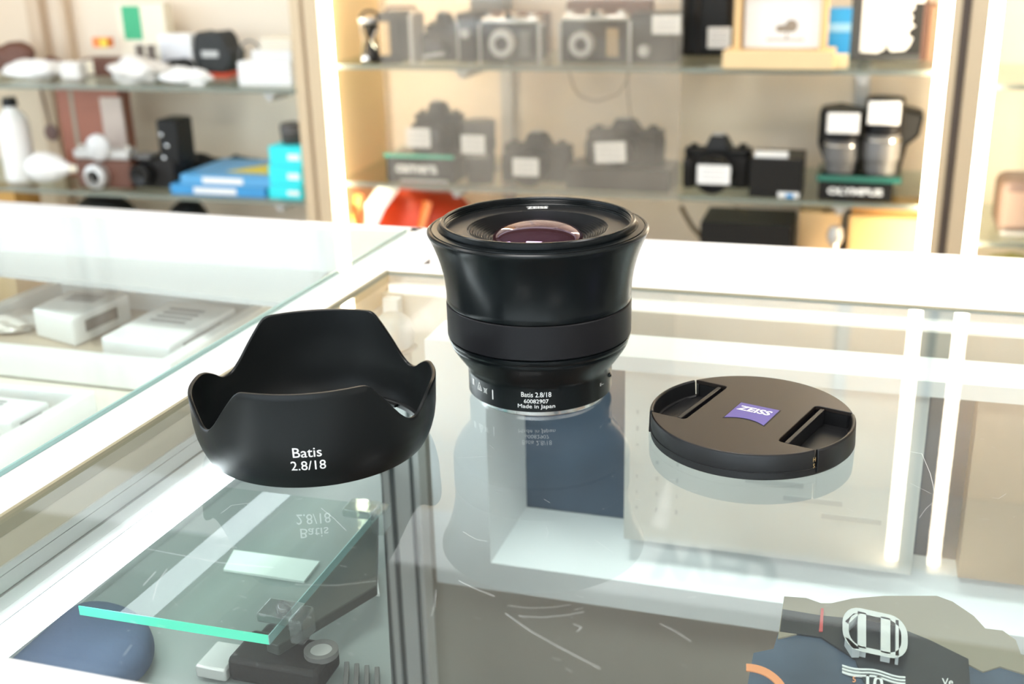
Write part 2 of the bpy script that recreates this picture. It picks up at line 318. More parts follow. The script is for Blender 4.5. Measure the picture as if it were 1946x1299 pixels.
mb = MB(); slab(mb, [RLc-E2*0.010-E1*0.01, along(RLc, E1, 1.25)-E2*0.010, along(RLc, E1, 1.25)+E2*0.0, RLc+E2*0.0-E1*0.01], -0.40, -0.0105); mb.build('rear_panel', mat('warm_grey_rear_panel', (0.60, 0.57, 0.50), 0.4), case, smooth=False)
mb = MB(); slab(mb, [gl_fl-E2*0.04, gl_fr-E2*0.04, gl_fr-E2*0.03, gl_fl-E2*0.03], FL, -0.035); mb.build('front_panel', 'white', case, smooth=False)
# decks inside
_u = V(774, 1100, 0.603)[0]; pc = UV(_u, 0.603)             # the corner post
DZ = -0.305; DL = -0.088
p_bl, p_fl = along(LDc, ldir, 0.325), along(LDc, ldir, -0.14)
slab(MB(), [p_fl-nrm*0.036, along(LDc, ldir, 0.20)-nrm*0.036, Q(690, 800, DL), Q(724, 905, DL), Q(744, 1299, DL), Q(746, 1420, DL)], DL-0.004, DL).build('pale_deck', 'deckw', case, smooth=False)
slab(MB(), [pc-E2*0.43, pc-E2*0.02, along(pc-E2*0.02, E1, 1.1), along(pc-E2*0.43, E1, 1.1)], DZ-0.01, DZ).build('wood_deck', 'deck', case, smooth=False)
zpc, zph = (DZ-0.055)/2, -DZ-0.055
mb = MB(); mb.box(0, 0, zpc, 0.028, 0.020, zph); mb.box(-0.0155, -0.004, zpc, 0.003, 0.014, zph).box(0.0155, -0.004, zpc, 0.003, 0.014, zph)
mb.build('corner_post', 'alu', case, bevel=0.0008, loc=pc, rz=WA)
mb = MB(); mb.box(-0.0095, -0.0104, zpc, 0.0026, 0.0016, zph-0.001).box(-0.0015, -0.0104, zpc, 0.0030, 0.0016, zph-0.001).box(0.0118, -0.0104, zpc, 0.0020, 0.0016, zph-0.001)
mb.build('post_grooves', mat('dark_groove', (0.10, 0.12, 0.12), 0.5), case, loc=pc, rz=WA, smooth=False)
mb = MB(); mb.tube([gl_fl+E1*0.004-E2*0.006+Vector((0, 0, -0.0405)), gl_fr-E2*0.006+Vector((0, 0, -0.0405))], 0.0045, 12); mb.build('front_fill_tube', 'tube', case)  # added tube, unseen under the front rail, brightens the display box front
MB().box(0.0, 0.004, -0.0325, 0.010, 0.008, 0.045).build('post_head', 'whitealu', case, bevel=0.0008, loc=pc, rz=WA)
# carcass so that the case stands on the floor
mb = MB(); slab(mb, [p_fl-E2*0.02, gl_fr-E2*0.04, along(RLc, E1, 1.25), p_bl-E1*0.0], FL, DZ-0.012); mb.build('plinth', 'white', case, smooth=False)
mb = MB(); a = Q(811, 499, 0.0012)
mb.prism([(a.x-0.002, a.y-0.003), (a.x+0.0022, a.y-0.003), (a.x+0.0016, a.y+0.008)], 0.0012, 0.0016); mb.build('ledge_chip', 'gap', case, smooth=False)

# glass shelf with green polished edge inside the case
ZS = -0.062
g0, g1, g2 = Q(150, 1150, ZS), Q(510, 1206, ZS), Q(722, 960, ZS)
g3 = g0 + (g2-g1)
sh = thing('glass_shelf', 'loose glass shelf with bright green edge inside the case below the hood', 'shelf', (0, 0, 0))
slab(MB(), [g0, g1, g2, g3], ZS-0.0042, ZS).build('pane', 'shelfglass', sh, smooth=False)
e = MB(); n1 = (g1-g0).normalized(); n2 = (g2-g1).normalized()
slab(e, [g0-n2*0.0004, g1-n2*0.0004, g1, g0], ZS-0.0042, ZS); e.build('front_edge', mat('polished_green_edge', (0.12, 0.78, 0.52), 0.25), sh, smooth=False)
e = MB(); slab(e, [g1-n2*0.0004, g1+n1*0.0004-n2*0.0004, g2+n1*0.0004, g2], ZS-0.0042, ZS); e.build('side_edge', 'tealdim', sh, smooth=False)
# dark support bar under its right side
bar = MB(); slab(bar, [Q(x, y, -0.068) for x, y in ((505, 1218), (528, 1226), (602, 1180), (716, 1112), (719, 975))], -0.073, -0.068)
tag(bar.build('support_bar', mat('dark_olive_metal', (0.045, 0.05, 0.045), 0.4), bevel=0.0006, smooth=False), 'dark metal bar holding up the green edged glass shelf', 'shelf support')
def clip(px, py, label):
    c = Q(px, py, ZS); t = thing('shelf_clip', label, 'shelf clip', (c.x, c.y, ZS+0.0003), WA, None)
    MB().box(0, 0, 0.002, 0.016, 0.012, 0.004).build('plate', 'clear', t, bevel=0.0006)
    MB().box(0.010, -0.002, -0.001, 0.006, 0.012, 0.011).build('jaw', 'clear', t, bevel=0.0008)
    MB().lathe([(0.0, 0.0055), (0.002, 0.0055), (0.003, 0.004), (0.003, 0.0)], 16, (0.001, 0, 0.001)).build('screw', 'clear', t)
clip(536, 1172, 'clear plastic clip on the near corner of the glass shelf')
clip(690, 975, 'clear plastic clip on the far corner of the glass shelf, beside the post')
# papers under the shelf
def flat_paper(px, z, name, label, cat, m='paper', th=0.0012):
    P_ = [Q(x, y, z) for x, y in px]; mb = MB(); slab(mb, P_, z, z+th); return tag(mb.build(name, m, smooth=False), label, cat)
flat_paper([(445, 1048), (608, 1070), (578, 1108), (425, 1085)], DL+0.0002, 'paper_sheet', 'white paper strip lying on the pale deck below the glass shelf', 'paper')
flat_paper([(690, 1092), (716, 1095), (722, 1133), (655, 1122)], DL+0.0002, 'paper_card', 'small white card on the pale deck beside the corner post', 'paper')
flat_paper([(1268, 1216), (1390, 1236), (1395, 1262), (1275, 1250)], DZ+0.0002, 'paper_slip', 'small white slip lying on the brown deck near the blue package', 'paper')
# navy pouch
P_ = [(-30, 1272), (10, 1245), (62, 1200), (108, 1160), (150, 1122), (225, 1128), (282, 1158), (290, 1205), (272, 1244), (228, 1270), (190, 1298), (100, 1345), (-30, 1320)]
z0 = -0.074; mb = MB(); cen = sum((Q(x, y, z0) for x, y in P_), Vector())/len(P_)
rings = []
for (k_, dz) in ((1.0, 0.0), (1.03, 0.012), (1.0, 0.024), (0.9, 0.032), (0.6, 0.037), (0.25, 0.039)):
    rings.append([cen + (Q(x, y, z0)-cen)*k_ + Vector((0, 0, dz*0.36-0.0128 + 0.0004*math.sin(x*0.05+y*0.03))) for x, y in P_])
n = len(P_); vs = [p for r in rings for p in r]; fs = [[i for i in range(n)][::-1], [(len(rings)-1)*n+i for i in range(n)]]
for r in range(len(rings)-1):
    for i in range(n): j = (i+1) % n; fs.append((r*n+i, r*n+j, (r+1)*n+j, (r+1)*n+i))
mb.add(vs, fs); po = mb.build('cloth_pouch', 'navy', ang=80); tag(po, 'soft navy cloth pouch at the left end inside the case', 'pouch')
ss = po.modifiers.new('soft', 'SUBSURF'); ss.levels = 1; ss.render_levels = 2
# little camera rig under the shelf
t = thing('camera_rig', 'small dark camera on a metal grip lying below the glass shelf', 'camera', Q(535, 1292, DL)+Vector((0, 0, 0.0003)), WA)
MB().box(0, 0.004, 0.006, 0.040, 0.022, 0.011).build('body', 'black2', t, bevel=0.002)
MB().box(-0.008, 0.018, 0.005, 0.020, 0.012, 0.009).build('viewfinder', 'black', t, bevel=0.002)
MB().ring([(0.0045, 0.011), (0.0070, 0.011), (0.0070, 0.0135), (0.0045, 0.0135)], 32, (0.016, 0.006, 0)).build('dial', 'grey', t)
MB().lathe([(0, 0.0115), (0.0044, 0.0115), (0.0044, 0.013), (0, 0.013)], 32, (0.016, 0.006, 0)).build('dial_face', 'silver', t)
MB().box(-0.027, 0.0, 0.004, 0.014, 0.018, 0.006).build('grip', 'silver', t, bevel=0.001)
for i in range(4): MB().box(0.027+i*0.0045, 0.004, 0.002, 0.0020, 0.022, 0.003, 0.4).build('cooling_fin', 'grey', t, bevel=0.0004)
# white open display box under the glass, behind the lens
F0 = Vector((-0.0479, 0.5901, 0))
ww, hh, dd = 0.62, 0.152, 0.034
t = thing('display_box', 'large white open-fronted box standing under the glass behind the lens', 'display box', (F0.x, F0.y, -0.165), WA)
mb = MB(); mb.bx(0, 0.034, 0, dd, 0, hh); mb.bx(ww-0.034, ww, 0, dd, 0, hh); mb.bx(0.034, ww-0.034, 0, dd, 0, 0.018); mb.bx(0.034, ww-0.034, 0, dd, hh-0.008, hh)
mb.add([(0.034, 0, 0.018), (ww-0.034, 0, 0.018), (ww-0.034, dd-0.003, 0.040), (0.034, dd-0.003, 0.040), (0.034, dd-0.003, 0.018), (ww-0.034, dd-0.003, 0.018)], [(0, 1, 2, 3), (0, 3, 4), (1, 5, 2)])
mb.add([(0.034, 0, 0.018), (0.047, dd-0.003, 0.018), (0.047, dd-0.003, hh-0.008), (0.034, 0, hh-0.008)], [(0, 1, 2, 3)])
mb.build('frame', mat('glossy_white_box', (0.93, 0.95, 0.96), 0.3), t, smooth=False)
MB().bx(0.034, ww-0.034, dd-0.0025, dd, 0.018, hh-0.008).build('back_board', mat('blue_grey_felt', (0.09, 0.14, 0.21), 0.8, vs=25, var=0.4), t, smooth=False)
# things in it (local frame of the box)
def inbox(name, label, cat, x0, x1, z0, z1, y0, y1, m):
    o = MB().bx(x0, x1, y0, y1, z0, z1).build(name, m, smooth=False, loc=(F0.x, F0.y, -0.165), rz=WA); return tag(o, label, cat)
kz = 0.0305
sup = inbox('white_carton', 'tall white carton with small grey print inside the display box', 'box', 0.110, 0.262, 0.0405, hh-0.010, 0.008, 0.030, mat('cream_white_carton', (0.92, 0.91, 0.86), 0.5))
mb = MB(); rr = random.Random(5)
for j in range(3):
    for i in range(7):
        hgt = rr.uniform(0.003, 0.006); z = 0.118 - i*0.0095
        if rr.random() < 0.8: mb.box(0.117+j*0.011, 0.00785, z, rr.uniform(0.0007, 0.0016), 0.0002, hgt*0.5)
for j in range(3): mb.box(0.19+j*0.02, 0.00785, 0.085-j*0.008, 0.03, 0.0002, 0.003)
mb.build('small_print', mat('very_faint_print', (0.74, 0.74, 0.71), 0.6), sup, smooth=False)
inbox('brown_carton', 'brown cardboard carton inside the display box at the right', 'box', 0.285, 0.50, 0.0405, hh-0.010, 0.012, 0.030, mat('dull_kraft_board', (0.55, 0.45, 0.34), 0.6))

# lit lamp in the rear left corner of the case
c = UV(V(757, 600, 0.585)[0], 0.580)
t = thing('corner_lamp', 'round frosted white lamp in the back left corner of the case', 'lamp', (c.x, c.y, V(757, 600, 0.585)[1]-0.020), WA)
MB().lathe([(0.0, 0.0), (0.007, 0.001), (0.0115, 0.006), (0.0125, 0.0125), (0.0105, 0.020), (0.006, 0.024), (0.0, 0.025)], 32, (0, -0.004, 0)).build('globe', 'creamglass', t)
MB().lathe([(0.008, -0.014), (0.008, 0.001), (0.012, 0.004)], 24, (0.002, -0.004, 0)).build('socket', 'silver', t)
MB().box(0.004, 0.0, -0.016, 0.006, 0.006, 0.012).build('bracket', 'silver', t)

# package with bracket and prints, bottom right, near the glass
ZP = -0.055
t = thing('camera_package', 'dark blue retail package with orange arc and silver bracket, under glass at lower right', 'package', (0, 0, 0))
base = [(1432, 1240), (1415, 1330), (1430, 1420), (2030, 1420), (2000, 1299), (1900, 1265), (1870, 1275), (1840, 1262), (1765, 1225), (1650, 1208), (1500, 1170), (1478, 1205), (1470, 1232)]
mb = MB(); slab(mb, [Q(x, y, ZP) for x, y in base], ZP-0.03, ZP); mb.build('printed_front', mat('cloudy_blue_print', (0.075, 0.105, 0.15), 0.5, vs=30, var=0.75), t, smooth=False)
sil = [(1478, 1215), (1490, 1135), (1532, 1138), (1560, 1148), (1580, 1148), (1620, 1139), (1680, 1134), (1780, 1134), (1810, 1145), (1850, 1172), (1872, 1196), (1905, 1200), (1930, 1218), (1940, 1245), (1990, 1258), (2000, 1299),
       (1900, 1268), (1868, 1278), (1840, 1264), (1765, 1227), (1650, 1210), (1520, 1205)]
mb = MB(); slab(mb, [Q(x, y, ZP) for x, y in sil[::1]], ZP-0.004, ZP+0.0006); mb.build('silhouette_board', 'taupe', t, smooth=False)
strip = [(1487, 1160), (1560, 1172), (1640, 1180), (1700, 1192), (1765, 1218), (1840, 1255), (1846, 1345), (1660, 1345), (1625, 1255), (1560, 1213), (1482, 1202)]
mb = MB(); slab(mb, [Q(x, y, ZP) for x, y in strip], ZP+0.0002, ZP+0.0008); mb.build('dark_band', mat('dark_cloudy_print', (0.030, 0.036, 0.042), 0.5, vs=30, var=0.6), t, smooth=False)
mb = MB(); slab(mb, [Q(x, y, ZP) for x, y in [(1560, 1160), (1565, 1160), (1563, 1204), (1556, 1204)]], ZP+0.0008, ZP+0.0012); mb.build('red_line', 'redp', t, smooth=False)
def rbox(cx, cy, w, h, r, n=6, sk=0.22):
    out = []
    for (sx, sy, a0) in ((1, 1, 0), (-1, 1, 90), (-1, -1, 180), (1, -1, 270)):
        for i in range(n+1):
            a = math.radians(a0 + 90*i/n); x = cx+sx*(w/2-r)+r*math.cos(a); y = cy+sy*(h/2-r)+r*math.sin(a)
            out.append((x, y + (x-cx)*sk))
    return out
# the silver bracket: outer rounded plate with openings, made as a ring with inner bars
bo = rbox(1663, 1202, 124, 82, 34); bi = rbox(1663, 1202, 100, 62, 25)
mb = MB(); n = len(bo); zt, zb = ZP+0.005, ZP+0.0012
vs = [Q(x, y, zt) for x, y in bo] + [Q(x, y, zt) for x, y in bi] + [Q(x, y, zb) for x, y in bo] + [Q(x, y, zb) for x, y in bi]; fs = []
for i in range(n):
    j = (i+1) % n; fs += [(i, j, n+j, n+i), (2*n+j, 2*n+i, 3*n+i, 3*n+j), (i, 2*n+i, 2*n+j, j), (n+j, 3*n+j, 3*n+i, n+i)]
mb.add(vs, fs)
for (x0, x1) in ((1630, 1646), (1674, 1692), (1702, 1708)):
    slab(mb, [Q(x, y + (x-1663)*0.22, zt) for x, y in ((x0, 1168), (x1, 1168), (x1, 1236), (x0, 1236))], zb, zt)
slab(mb, [Q(x, y, zt) for x, y in ((1606, 1180), (1622, 1165), (1634, 1165), (1612, 1185))], zb, zt)
slab(mb, [Q(x, y, zt) for x, y in ((1606, 1210), (1612, 1212), (1634, 1232), (1620, 1232))], zb, zt)
mb.build('bracket', mat('pale_metal', (0.62, 0.64, 0.65), 0.3, 0.2), t, smooth=False)
mb = MB()
for k_ in range(3):
    pts = [(1600 + i*12, 1268 + k_*6 + i*2.2 + 2.4*math.sin(i*0.9)) for i in range(11)]
    for a, b in zip(pts, pts[1:]): slab(mb, [Q(a[0], a[1]-1.4, ZP), Q(b[0], b[1]-1.4, ZP), Q(b[0], b[1]+1.4, ZP), Q(a[0], a[1]+1.4, ZP)], ZP+0.0006, ZP+0.0011)
mb.build('wave_lines', 'ink', t, smooth=False)
mb = MB(); cx_, cy_ = 1418, 1345
for i in range(14):
    a0, a1 = math.radians(-90+i*6.2), math.radians(-90+(i+1)*6.2)
    slab(mb, [Q(cx_+r*1.05*math.cos(a), cy_+r*math.sin(a), ZP) for r, a in ((82, a0), (82, a1), (69, a1), (69, a0))], ZP+0.0001, ZP+0.0006)
mb.build('orange_arc', mat('orange_print', (0.85, 0.34, 0.16), 0.5), t, smooth=False)
mb = MB(); lettering(mb, '10', lambda x, y: Q(1662+x*1.0, 1303 - y + x*0.15, ZP)+Vector((0, 0, 0.0011)), height=30, bold=0.02); mb.build('number_print', 'ink', t, smooth=False)
mb = MB(); lettering(mb, '5', lambda x, y: Q(1623+x, 1293 - y, ZP)+Vector((0, 0, 0.0006)), height=11, bold=0.02); mb.build('small_number', mat('orange_print', (0.85, 0.34, 0.16), 0.5), t, smooth=False)
mb = MB(); lettering(mb, 'Ve', lambda x, y: Q(1800+x, 1300 - y, ZP)+Vector((0, 0, 0.0011)), height=14, bold=0.01); mb.build('letters', 'ink', t, smooth=False)
st = thing('carton', 'plain grey carton under the dark blue retail package', 'box', (0, 0, 0))
mb = MB(); a = Q(1450, 1330, ZP-0.031); slab(mb, [a, a+E1*0.10, a+E1*0.10+E2*0.05, a+E2*0.05+E1*0.01], DZ+0.0002, ZP-0.0305); mb.build('body', 'grey', st, smooth=False)

# ------------------------------------------------------------------ the left display case
lc = thing('display_counter', 'white display counter at the left with white trays of phone boxes under glass', 'display counter', (0, 0, 0))
ZL = 0.0032
bl0 = Q(0, 397, ZL); bl1 = Q(640, 430, ZL); bdir = (bl1-bl0).normalized()
q_fl = along(tl0, tdir, -0.10); q_bl = Q(771, 443, ZL)
far_l = along(bl0, -bdir, 0.5); near_l = Vector((-1.1, 0.42, 0))
slab(MB(), [q_fl+Vector((0, 0, ZL)), q_bl, Q(790, 440, ZL), far_l, near_l], 0.0015, ZL).build('glass_top', 'leftglass', lc, smooth=False)
e = MB(); slab(e, [q_fl, tl1, tl1+E1*0.0012, q_fl+E1*0.0012], 0.0014, ZL+0.0001); e.build('glass_edge', 'tealdim', lc, smooth=False)
for (px_, py_) in ((211, 782), (338, 706), (24, 893)):
    pass
# rear ledge (white, behind the pane) and far strip
r0 = Q(0, 390); r1 = Q(810, 436)
slab(MB(), [along(r0, -bdir, 0.5), r1, Q(790, 442), Q(640, 436)-E2*0.004, along(bl0, -bdir, 0.5)-E2*0.004], -0.04, 0.0012).build('rear_ledge', 'white', lc, smooth=False)
# white inner ledge at the back (seen under the pane)
zi = -0.03
w0, w1 = Q(0, 516, zi), Q(560, 577, zi); wd = (w1-w0).normalized()
corner = Q(612, 545, zi)
slab(MB(), [along(w0, -wd, 0.5), w1, Q(640, 500, zi), Q(700, 440, zi)+E2*0.02, along(Q(0, 405, zi), -wd, 0.5)+E2*0.02], zi-0.004, zi).build('inner_ledge', mat('bright_white_laminate', (0.52, 0.53, 0.54), 0.4), lc, smooth=False)
# strip and lettering on the inner ledge, put in for writing reflected there
zp = zi+0.0006
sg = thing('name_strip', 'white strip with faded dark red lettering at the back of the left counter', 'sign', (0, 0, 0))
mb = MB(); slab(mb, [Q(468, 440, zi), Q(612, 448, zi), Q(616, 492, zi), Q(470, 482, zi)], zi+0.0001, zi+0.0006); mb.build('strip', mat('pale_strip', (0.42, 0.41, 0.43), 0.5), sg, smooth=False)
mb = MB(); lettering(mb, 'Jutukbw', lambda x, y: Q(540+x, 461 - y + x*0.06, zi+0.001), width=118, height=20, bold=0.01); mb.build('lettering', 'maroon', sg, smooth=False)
# grey smudged seam of the ledge
mb = MB(); slab(mb, [Q(0, 455, zi), Q(400, 486, zi), Q(620, 508, zi), Q(620, 512, zi), Q(400, 491, zi), Q(0, 461, zi)], zi+0.0002, zi+0.0005); mb.build('ledge_seam', mat('pale_grey_seam', (0.30, 0.30, 0.32), 0.6), lc, smooth=False)
ZT = -0.085
FLc = ZT-0.001
slab(MB(), [Q(-400, 530, FLc), along(tl0, tdir, 0.44)-E1*0.06, along(q_fl, E1, -0.06), Vector((-1.1, 0.42, 0))], FLc-0.012, FLc-0.0005).build('deck', mat('cream_deck', (0.78, 0.74, 0.64), 0.5, vs=5), lc, smooth=False)
# right inner side wall of the left case
mb = MB(); a_, b_ = along(tl0, tdir, -0.10)-E1*0.055, along(tl0, tdir, 0.44)-E1*0.055
slab(mb, [a_, b_, b_-E1*0.003, a_-E1*0.003], FLc-0.012, -0.060); mb.build('side_panel', mat('pale_side_panel', (0.82, 0.83, 0.82), 0.4), lc, smooth=False)
mb = MB(); slab(mb, [Vector((-1.1, 0.44, 0)), along(q_fl, E1, -0.060), along(tl0, tdir, 0.44)-E1*0.06, Vector((-1.0, 0.95, 0))], FL, FLc-0.0125); mb.build('plinth', 'white', lc, smooth=False)
def tray(ix, label, ang=None):
    # ix: inner-frame photo corners: far-left, far-right, near-right, near-left on the tray rim plane
    t = thing('display_tray', label, 'tray', (0, 0, 0), 0, None)
    o = [Q(x, y, ZT+0.022) for x, y in ix]; c = sum(o, Vector())/4; inn = [c+(p-c)*0.90 for p in o]
    mb = MB(); vs = []; 
    for z, L in ((ZT, o), (ZT+0.022, o), (ZT+0.022, inn), (ZT+0.004, inn)): vs += [Vector((p.x, p.y, z)) for p in L]
    fs = []
    for r in range(3):
        for i in range(4): j = (i+1) % 4; fs.append((r*4+i, r*4+j, (r+1)*4+j, (r+1)*4+i))
    fs.append((3, 2, 1, 0)); fs.append((12, 13, 14, 15)); mb.add(vs, fs); mb.build('rim', mat('white_tray_plastic', (0.88, 0.88, 0.87), 0.35), t, bevel=0.001, smooth=False)
    mb = MB(); slab(mb, [Vector((p.x, p.y, 0)) for p in [c+(q-c)*0.895 for q in o]], ZT+0.0042, ZT+0.0052); mb.build('liner', mat('tan_liner', (0.50, 0.42, 0.32), 0.7), t, smooth=False)
    return t
tray([(108, 528), (520, 570), (322, 690), (-170, 640)], 'white rimmed tray in the left counter holding two phone boxes')
tray([(-330, 700), (180, 742), (-60, 880), (-500, 830)], 'white rimmed tray nearest the camera in the left counter')
def phonebox(pts, label, h=0.022, z=ZT+0.0054):
    t = thing('phone_box', label, 'phone box', (0, 0, 0))
    zt = z+h; P_ = [Q(x, y, zt) for x, y in pts]
    mb = MB(); slab(mb, P_, z, zt); mb.build('lid', mat('white_gloss_card', (0.88, 0.89, 0.89), 0.3), t, bevel=0.002, smooth=False)
    c = sum(P_, Vector())/4; mb = MB()
    e1_ = (P_[1]-P_[0]); e2_ = (P_[3]-P_[0])
    for k_ in range(4):
        a = P_[0]+e1_*0.22+e2_*(0.18+0.10*k_)
        slab(mb, [a, a+e1_*0.5, a+e1_*0.5+e2_*0.05, a+e2_*0.05], zt, zt+0.0003)
    mb.build('printed_label', mat('grey_print', (0.30, 0.31, 0.32), 0.6), t, smooth=False)
    mb = MB(); sidept = [P_[1], P_[2]]; d_ = (P_[2]-P_[1]); nn = Vector((d_.y, -d_.x, 0)).normalized()
    if nn.dot(E1) < 0: nn = -nn
    slab(mb, [P_[1]+d_*0.25+nn*0.0001, P_[1]+d_*0.80+nn*0.0001, P_[1]+d_*0.80+nn*0.0006, P_[1]+d_*0.25+nn*0.0006], z+h*0.35, z+h*0.75)
    mb.build('side_print', mat('dark_side_print', (0.20, 0.20, 0.20), 0.6), t, smooth=False)
phonebox([(130, 550), (245, 558), (135, 605), (60, 585)], 'white phone box with grey label, the far left one in the tray')
phonebox([(320, 570), (448, 583), (318, 655), (190, 640)], 'white phone box with faint label at the right in the tray', h=0.02)
phonebox([(-140, 735), (95, 762), (20, 800), (-220, 780)], 'flat white phone box in the tray nearest the camera at far left', h=0.015)
for (x, y, r_, s_, lab) in ((265, 575, 0.016, 2, 'crumpled clear wrapper between the two phone boxes'), (155, 628, 0.015, 4, 'small grey metal parts packet beside the far left phone box'), (30, 625, 0.02, 6, 'pale crumpled wrapper at the left of the tray')):
    c = Q(x, y, ZT+0.0054); mb = MB(); mb.blob((0, 0, 0), r_, r_*0.8, r_*0.35, 0.22, s_); tag(mb.build('plastic_wrapper', 'bagp', loc=(c.x, c.y, ZT+0.0054)), lab, 'wrapper')
c = Q(30, 560, FLc); tag(MB().box(0, 0, 0.02, 0.10, 0.08, 0.04).build('tan_carton', 'tan', loc=(c.x-0.01, c.y+0.0, FLc), rz=WA), 'tan cardboard carton left of the tray under the left glass', 'box')
c = Q(-10, 800, FLc); mb = MB(); mb.blob((0, 0, 0), 0.02, 0.015, 0.012, 0.2, 9); 

# ------------------------------------------------------------------ the camera lens
LX, LY = 0.0123, 0.48165
lens = thing('camera_lens', 'black wide-angle camera lens standing upright on the counter glass', 'camera lens', (LX, LY, 0), 0)
FACE = math.atan2(-LY, -LX)            # angle towards the camera
MB().lathe([(0.0, 0.0), (0.0290, 0.0), (0.0293, 0.0004), (0.0293, 0.0030), (0.0, 0.0030)], 128).build('mount_ring', 'chrome', lens)
lb = MB(); prof = [(0.0, 0.0030), (0.0318, 0.0030), (0.0322, 0.0034)]
prof += [(0.0322, 0.0128), (0.0323, 0.0138), (0.0327, 0.0149), (0.0336, 0.0163), (0.0350, 0.0182), (0.0366, 0.0205), (0.0380, 0.0226), (0.0390, 0.0243), (0.0394, 0.0252), (0.0394, 0.0262), (0.0398, 0.0266), (0.0402, 0.0278), (0.0402, 0.0288), (0.0396, 0.0291), (0.0, 0.0291)]
lo = lb.lathe(prof, 160).build('lower_barrel', 'lensblack', lens, ang=28)
MB().lathe([(0.0, 0.0291), (0.0394, 0.0291), (0.0400, 0.0294), (0.04065, 0.0299), (0.04068, 0.0440), (0.0404, 0.0444), (0.0398, 0.0445), (0.0, 0.0445)], 160).build('focus_ring', 'rubber', lens, ang=28)
prof = [(0.0, 0.0445), (0.0398, 0.0445), (0.0403, 0.0448), (0.0405, 0.0452)]
for i in range(1, 15):
    s = i/14; prof.append((0.0405 + 0.0071*(s**2.1), 0.0452 + (0.0750-0.0452)*s))
prof += [(0.0477, 0.0755), (0.04765, 0.0760), (0.0470, 0.0766), (0.0462, 0.0766), (0.0460, 0.0762), (0.0457, 0.0762), (0.0456, 0.0768), (0.0432, 0.0771), (0.0428, 0.0768), (0.0, 0.0700)]
MB().lathe(prof[:-1] + [(0.0418, 0.0765), (0.0418, 0.0650), (0.0, 0.0650)], 192).build('upper_barrel', 'lensblack', lens, ang=28)
MB().ring([(0.0420, 0.0755), (0.0420, 0.0794), (0.0416, 0.0799), (0.0406, 0.0799), (0.0402, 0.0796), (0.0401, 0.0790), (0.0404, 0.0787), (0.0400, 0.0783), (0.0404, 0.0779), (0.0400, 0.0775), (0.0402, 0.0770), (0.0397, 0.0766), (0.0397, 0.0755)], 192).build('filter_ring', 'lensblack', lens, ang=25)
prof = [(0.0415, 0.0758), (0.0397, 0.0762), (0.0306, 0.0758)]
nr = 9
for i in range(nr):
    r0_, z0_ = 0.0306 - (0.0306-0.0206)*i/nr, 0.0758 - 0.0044*i/nr
    r1_, z1_ = 0.0306 - (0.0306-0.0206)*(i+1)/nr, 0.0758 - 0.0044*(i+1)/nr
    prof += [(r0_-0.00028, z0_+0.00012), (r0_-0.00034, z1_-0.0003), (r1_+0.00005, z1_-0.0003)]
prof += [(0.0206, 0.0713), (0.0200, 0.0706), (0.0, 0.0706)]
MB().lathe(prof, 160, cap=False).build('front_baffle', 'baffle', lens, ang=20)
h_, a_ = 0.0071, 0.0197; prof = []
for i in range(33):
    th = PI/2*i/32; prof.append((max(0.0, a_*math.cos(th)), 0.0709 + h_*math.sin(th)))
prof[-1] = (0.0, prof[-1][1])
MB().lathe([(0.0, 0.0707), (a_, 0.0707)] + prof, 96).build('front_element', 'dome', lens, ang=60)
def on_cyl(R, zc, ang0, off=0.00012):
    return lambda x, y: (lambda a: Vector(((R+off)*math.cos(a), (R+off)*math.sin(a), zc+y)))(ang0 + x/R)
lt = MB()
k_ = dict(bold=0.001)
aT = FACE + (-9)/ (2182/0.45) / 0.0322
lettering(lt, 'Batis 2.8/18', on_cyl(0.0322, 0.0112, aT), width=0.0128, height=0.0022, **k_)
lettering(lt, '60082907', on_cyl(0.0322, 0.0082, aT), width=0.0105, height=0.0018, **k_)
lettering(lt, 'Made in Japan', on_cyl(0.0322, 0.0056, aT), width=0.0160, height=0.0023, **k_)
lettering(lt, 'E-...', on_cyl(0.0322, 0.0100, FACE+0.98), width=0.0030, height=0.0012)
lt.build('lettering', 'ink', lo, smooth=False)
mk = MB()
def cyl_poly(pts, zc, a0): mk.add([on_cyl(0.0322, zc, a0)(x, y) for x, y in pts], [list(range(len(pts)))])
def cyl_line(a, b, zc, a0, w=0.00012):
    d = Vector((b[0]-a[0], b[1]-a[1])); n_ = Vector((-d.y, d.x)).normalized()*w
    cyl_poly([(a[0]-n_.x, a[1]-n_.y), (b[0]-n_.x, b[1]-n_.y), (b[0]+n_.x, b[1]+n_.y), (a[0]+n_.x, a[1]+n_.y)], zc, a0)
aM = FACE - 0.72
cyl_poly([(-0.00030, -0.0022), (0.00030, -0.0022), (0.00030, 0.0020), (0.0, 0.0024), (-0.00030, 0.0020)], 0.0086, aM+0.03)
zc = 0.0092; a1_ = aM-0.11
for p, q in (((-0.0012, 0.0012), (0.0010, -0.0012)), ((-0.0011, -0.0012), (0.0012, 0.0014)), ((-0.0008, 0.0009), (-0.0006, -0.0008)), ((-0.0006, -0.0008), (0.0006, -0.0008)), ((0.0006, -0.0008), (0.0008, 0.0009)), ((-0.001, 0.0009), (0.001, 0.0009))): cyl_line(p, q, zc, a1_)
a2_ = aM-0.24; T_ = [(-0.0017, -0.0014), (0.0017, -0.0014), (0.0, 0.0022)]
for i in range(3): cyl_line(T_[i], T_[(i+1) % 3], 0.0098, a2_, 0.00024)
for i in range(12):
    a, b = i*PI/6, (i+1)*PI/6; cyl_line((0.0008*math.cos(a), -0.0003+0.0008*math.sin(a)), (0.0008*math.cos(b), -0.0003+0.0008*math.sin(b)), 0.0098, a2_, 0.00014)
cyl_line((-0.0004, -0.0003), (0.0, -0.0008), 0.0098, a2_, 0.00014); cyl_line((0.0, -0.0008), (0.0005, 0.0003), 0.0098, a2_, 0.00014)
a3_ = aM-0.42
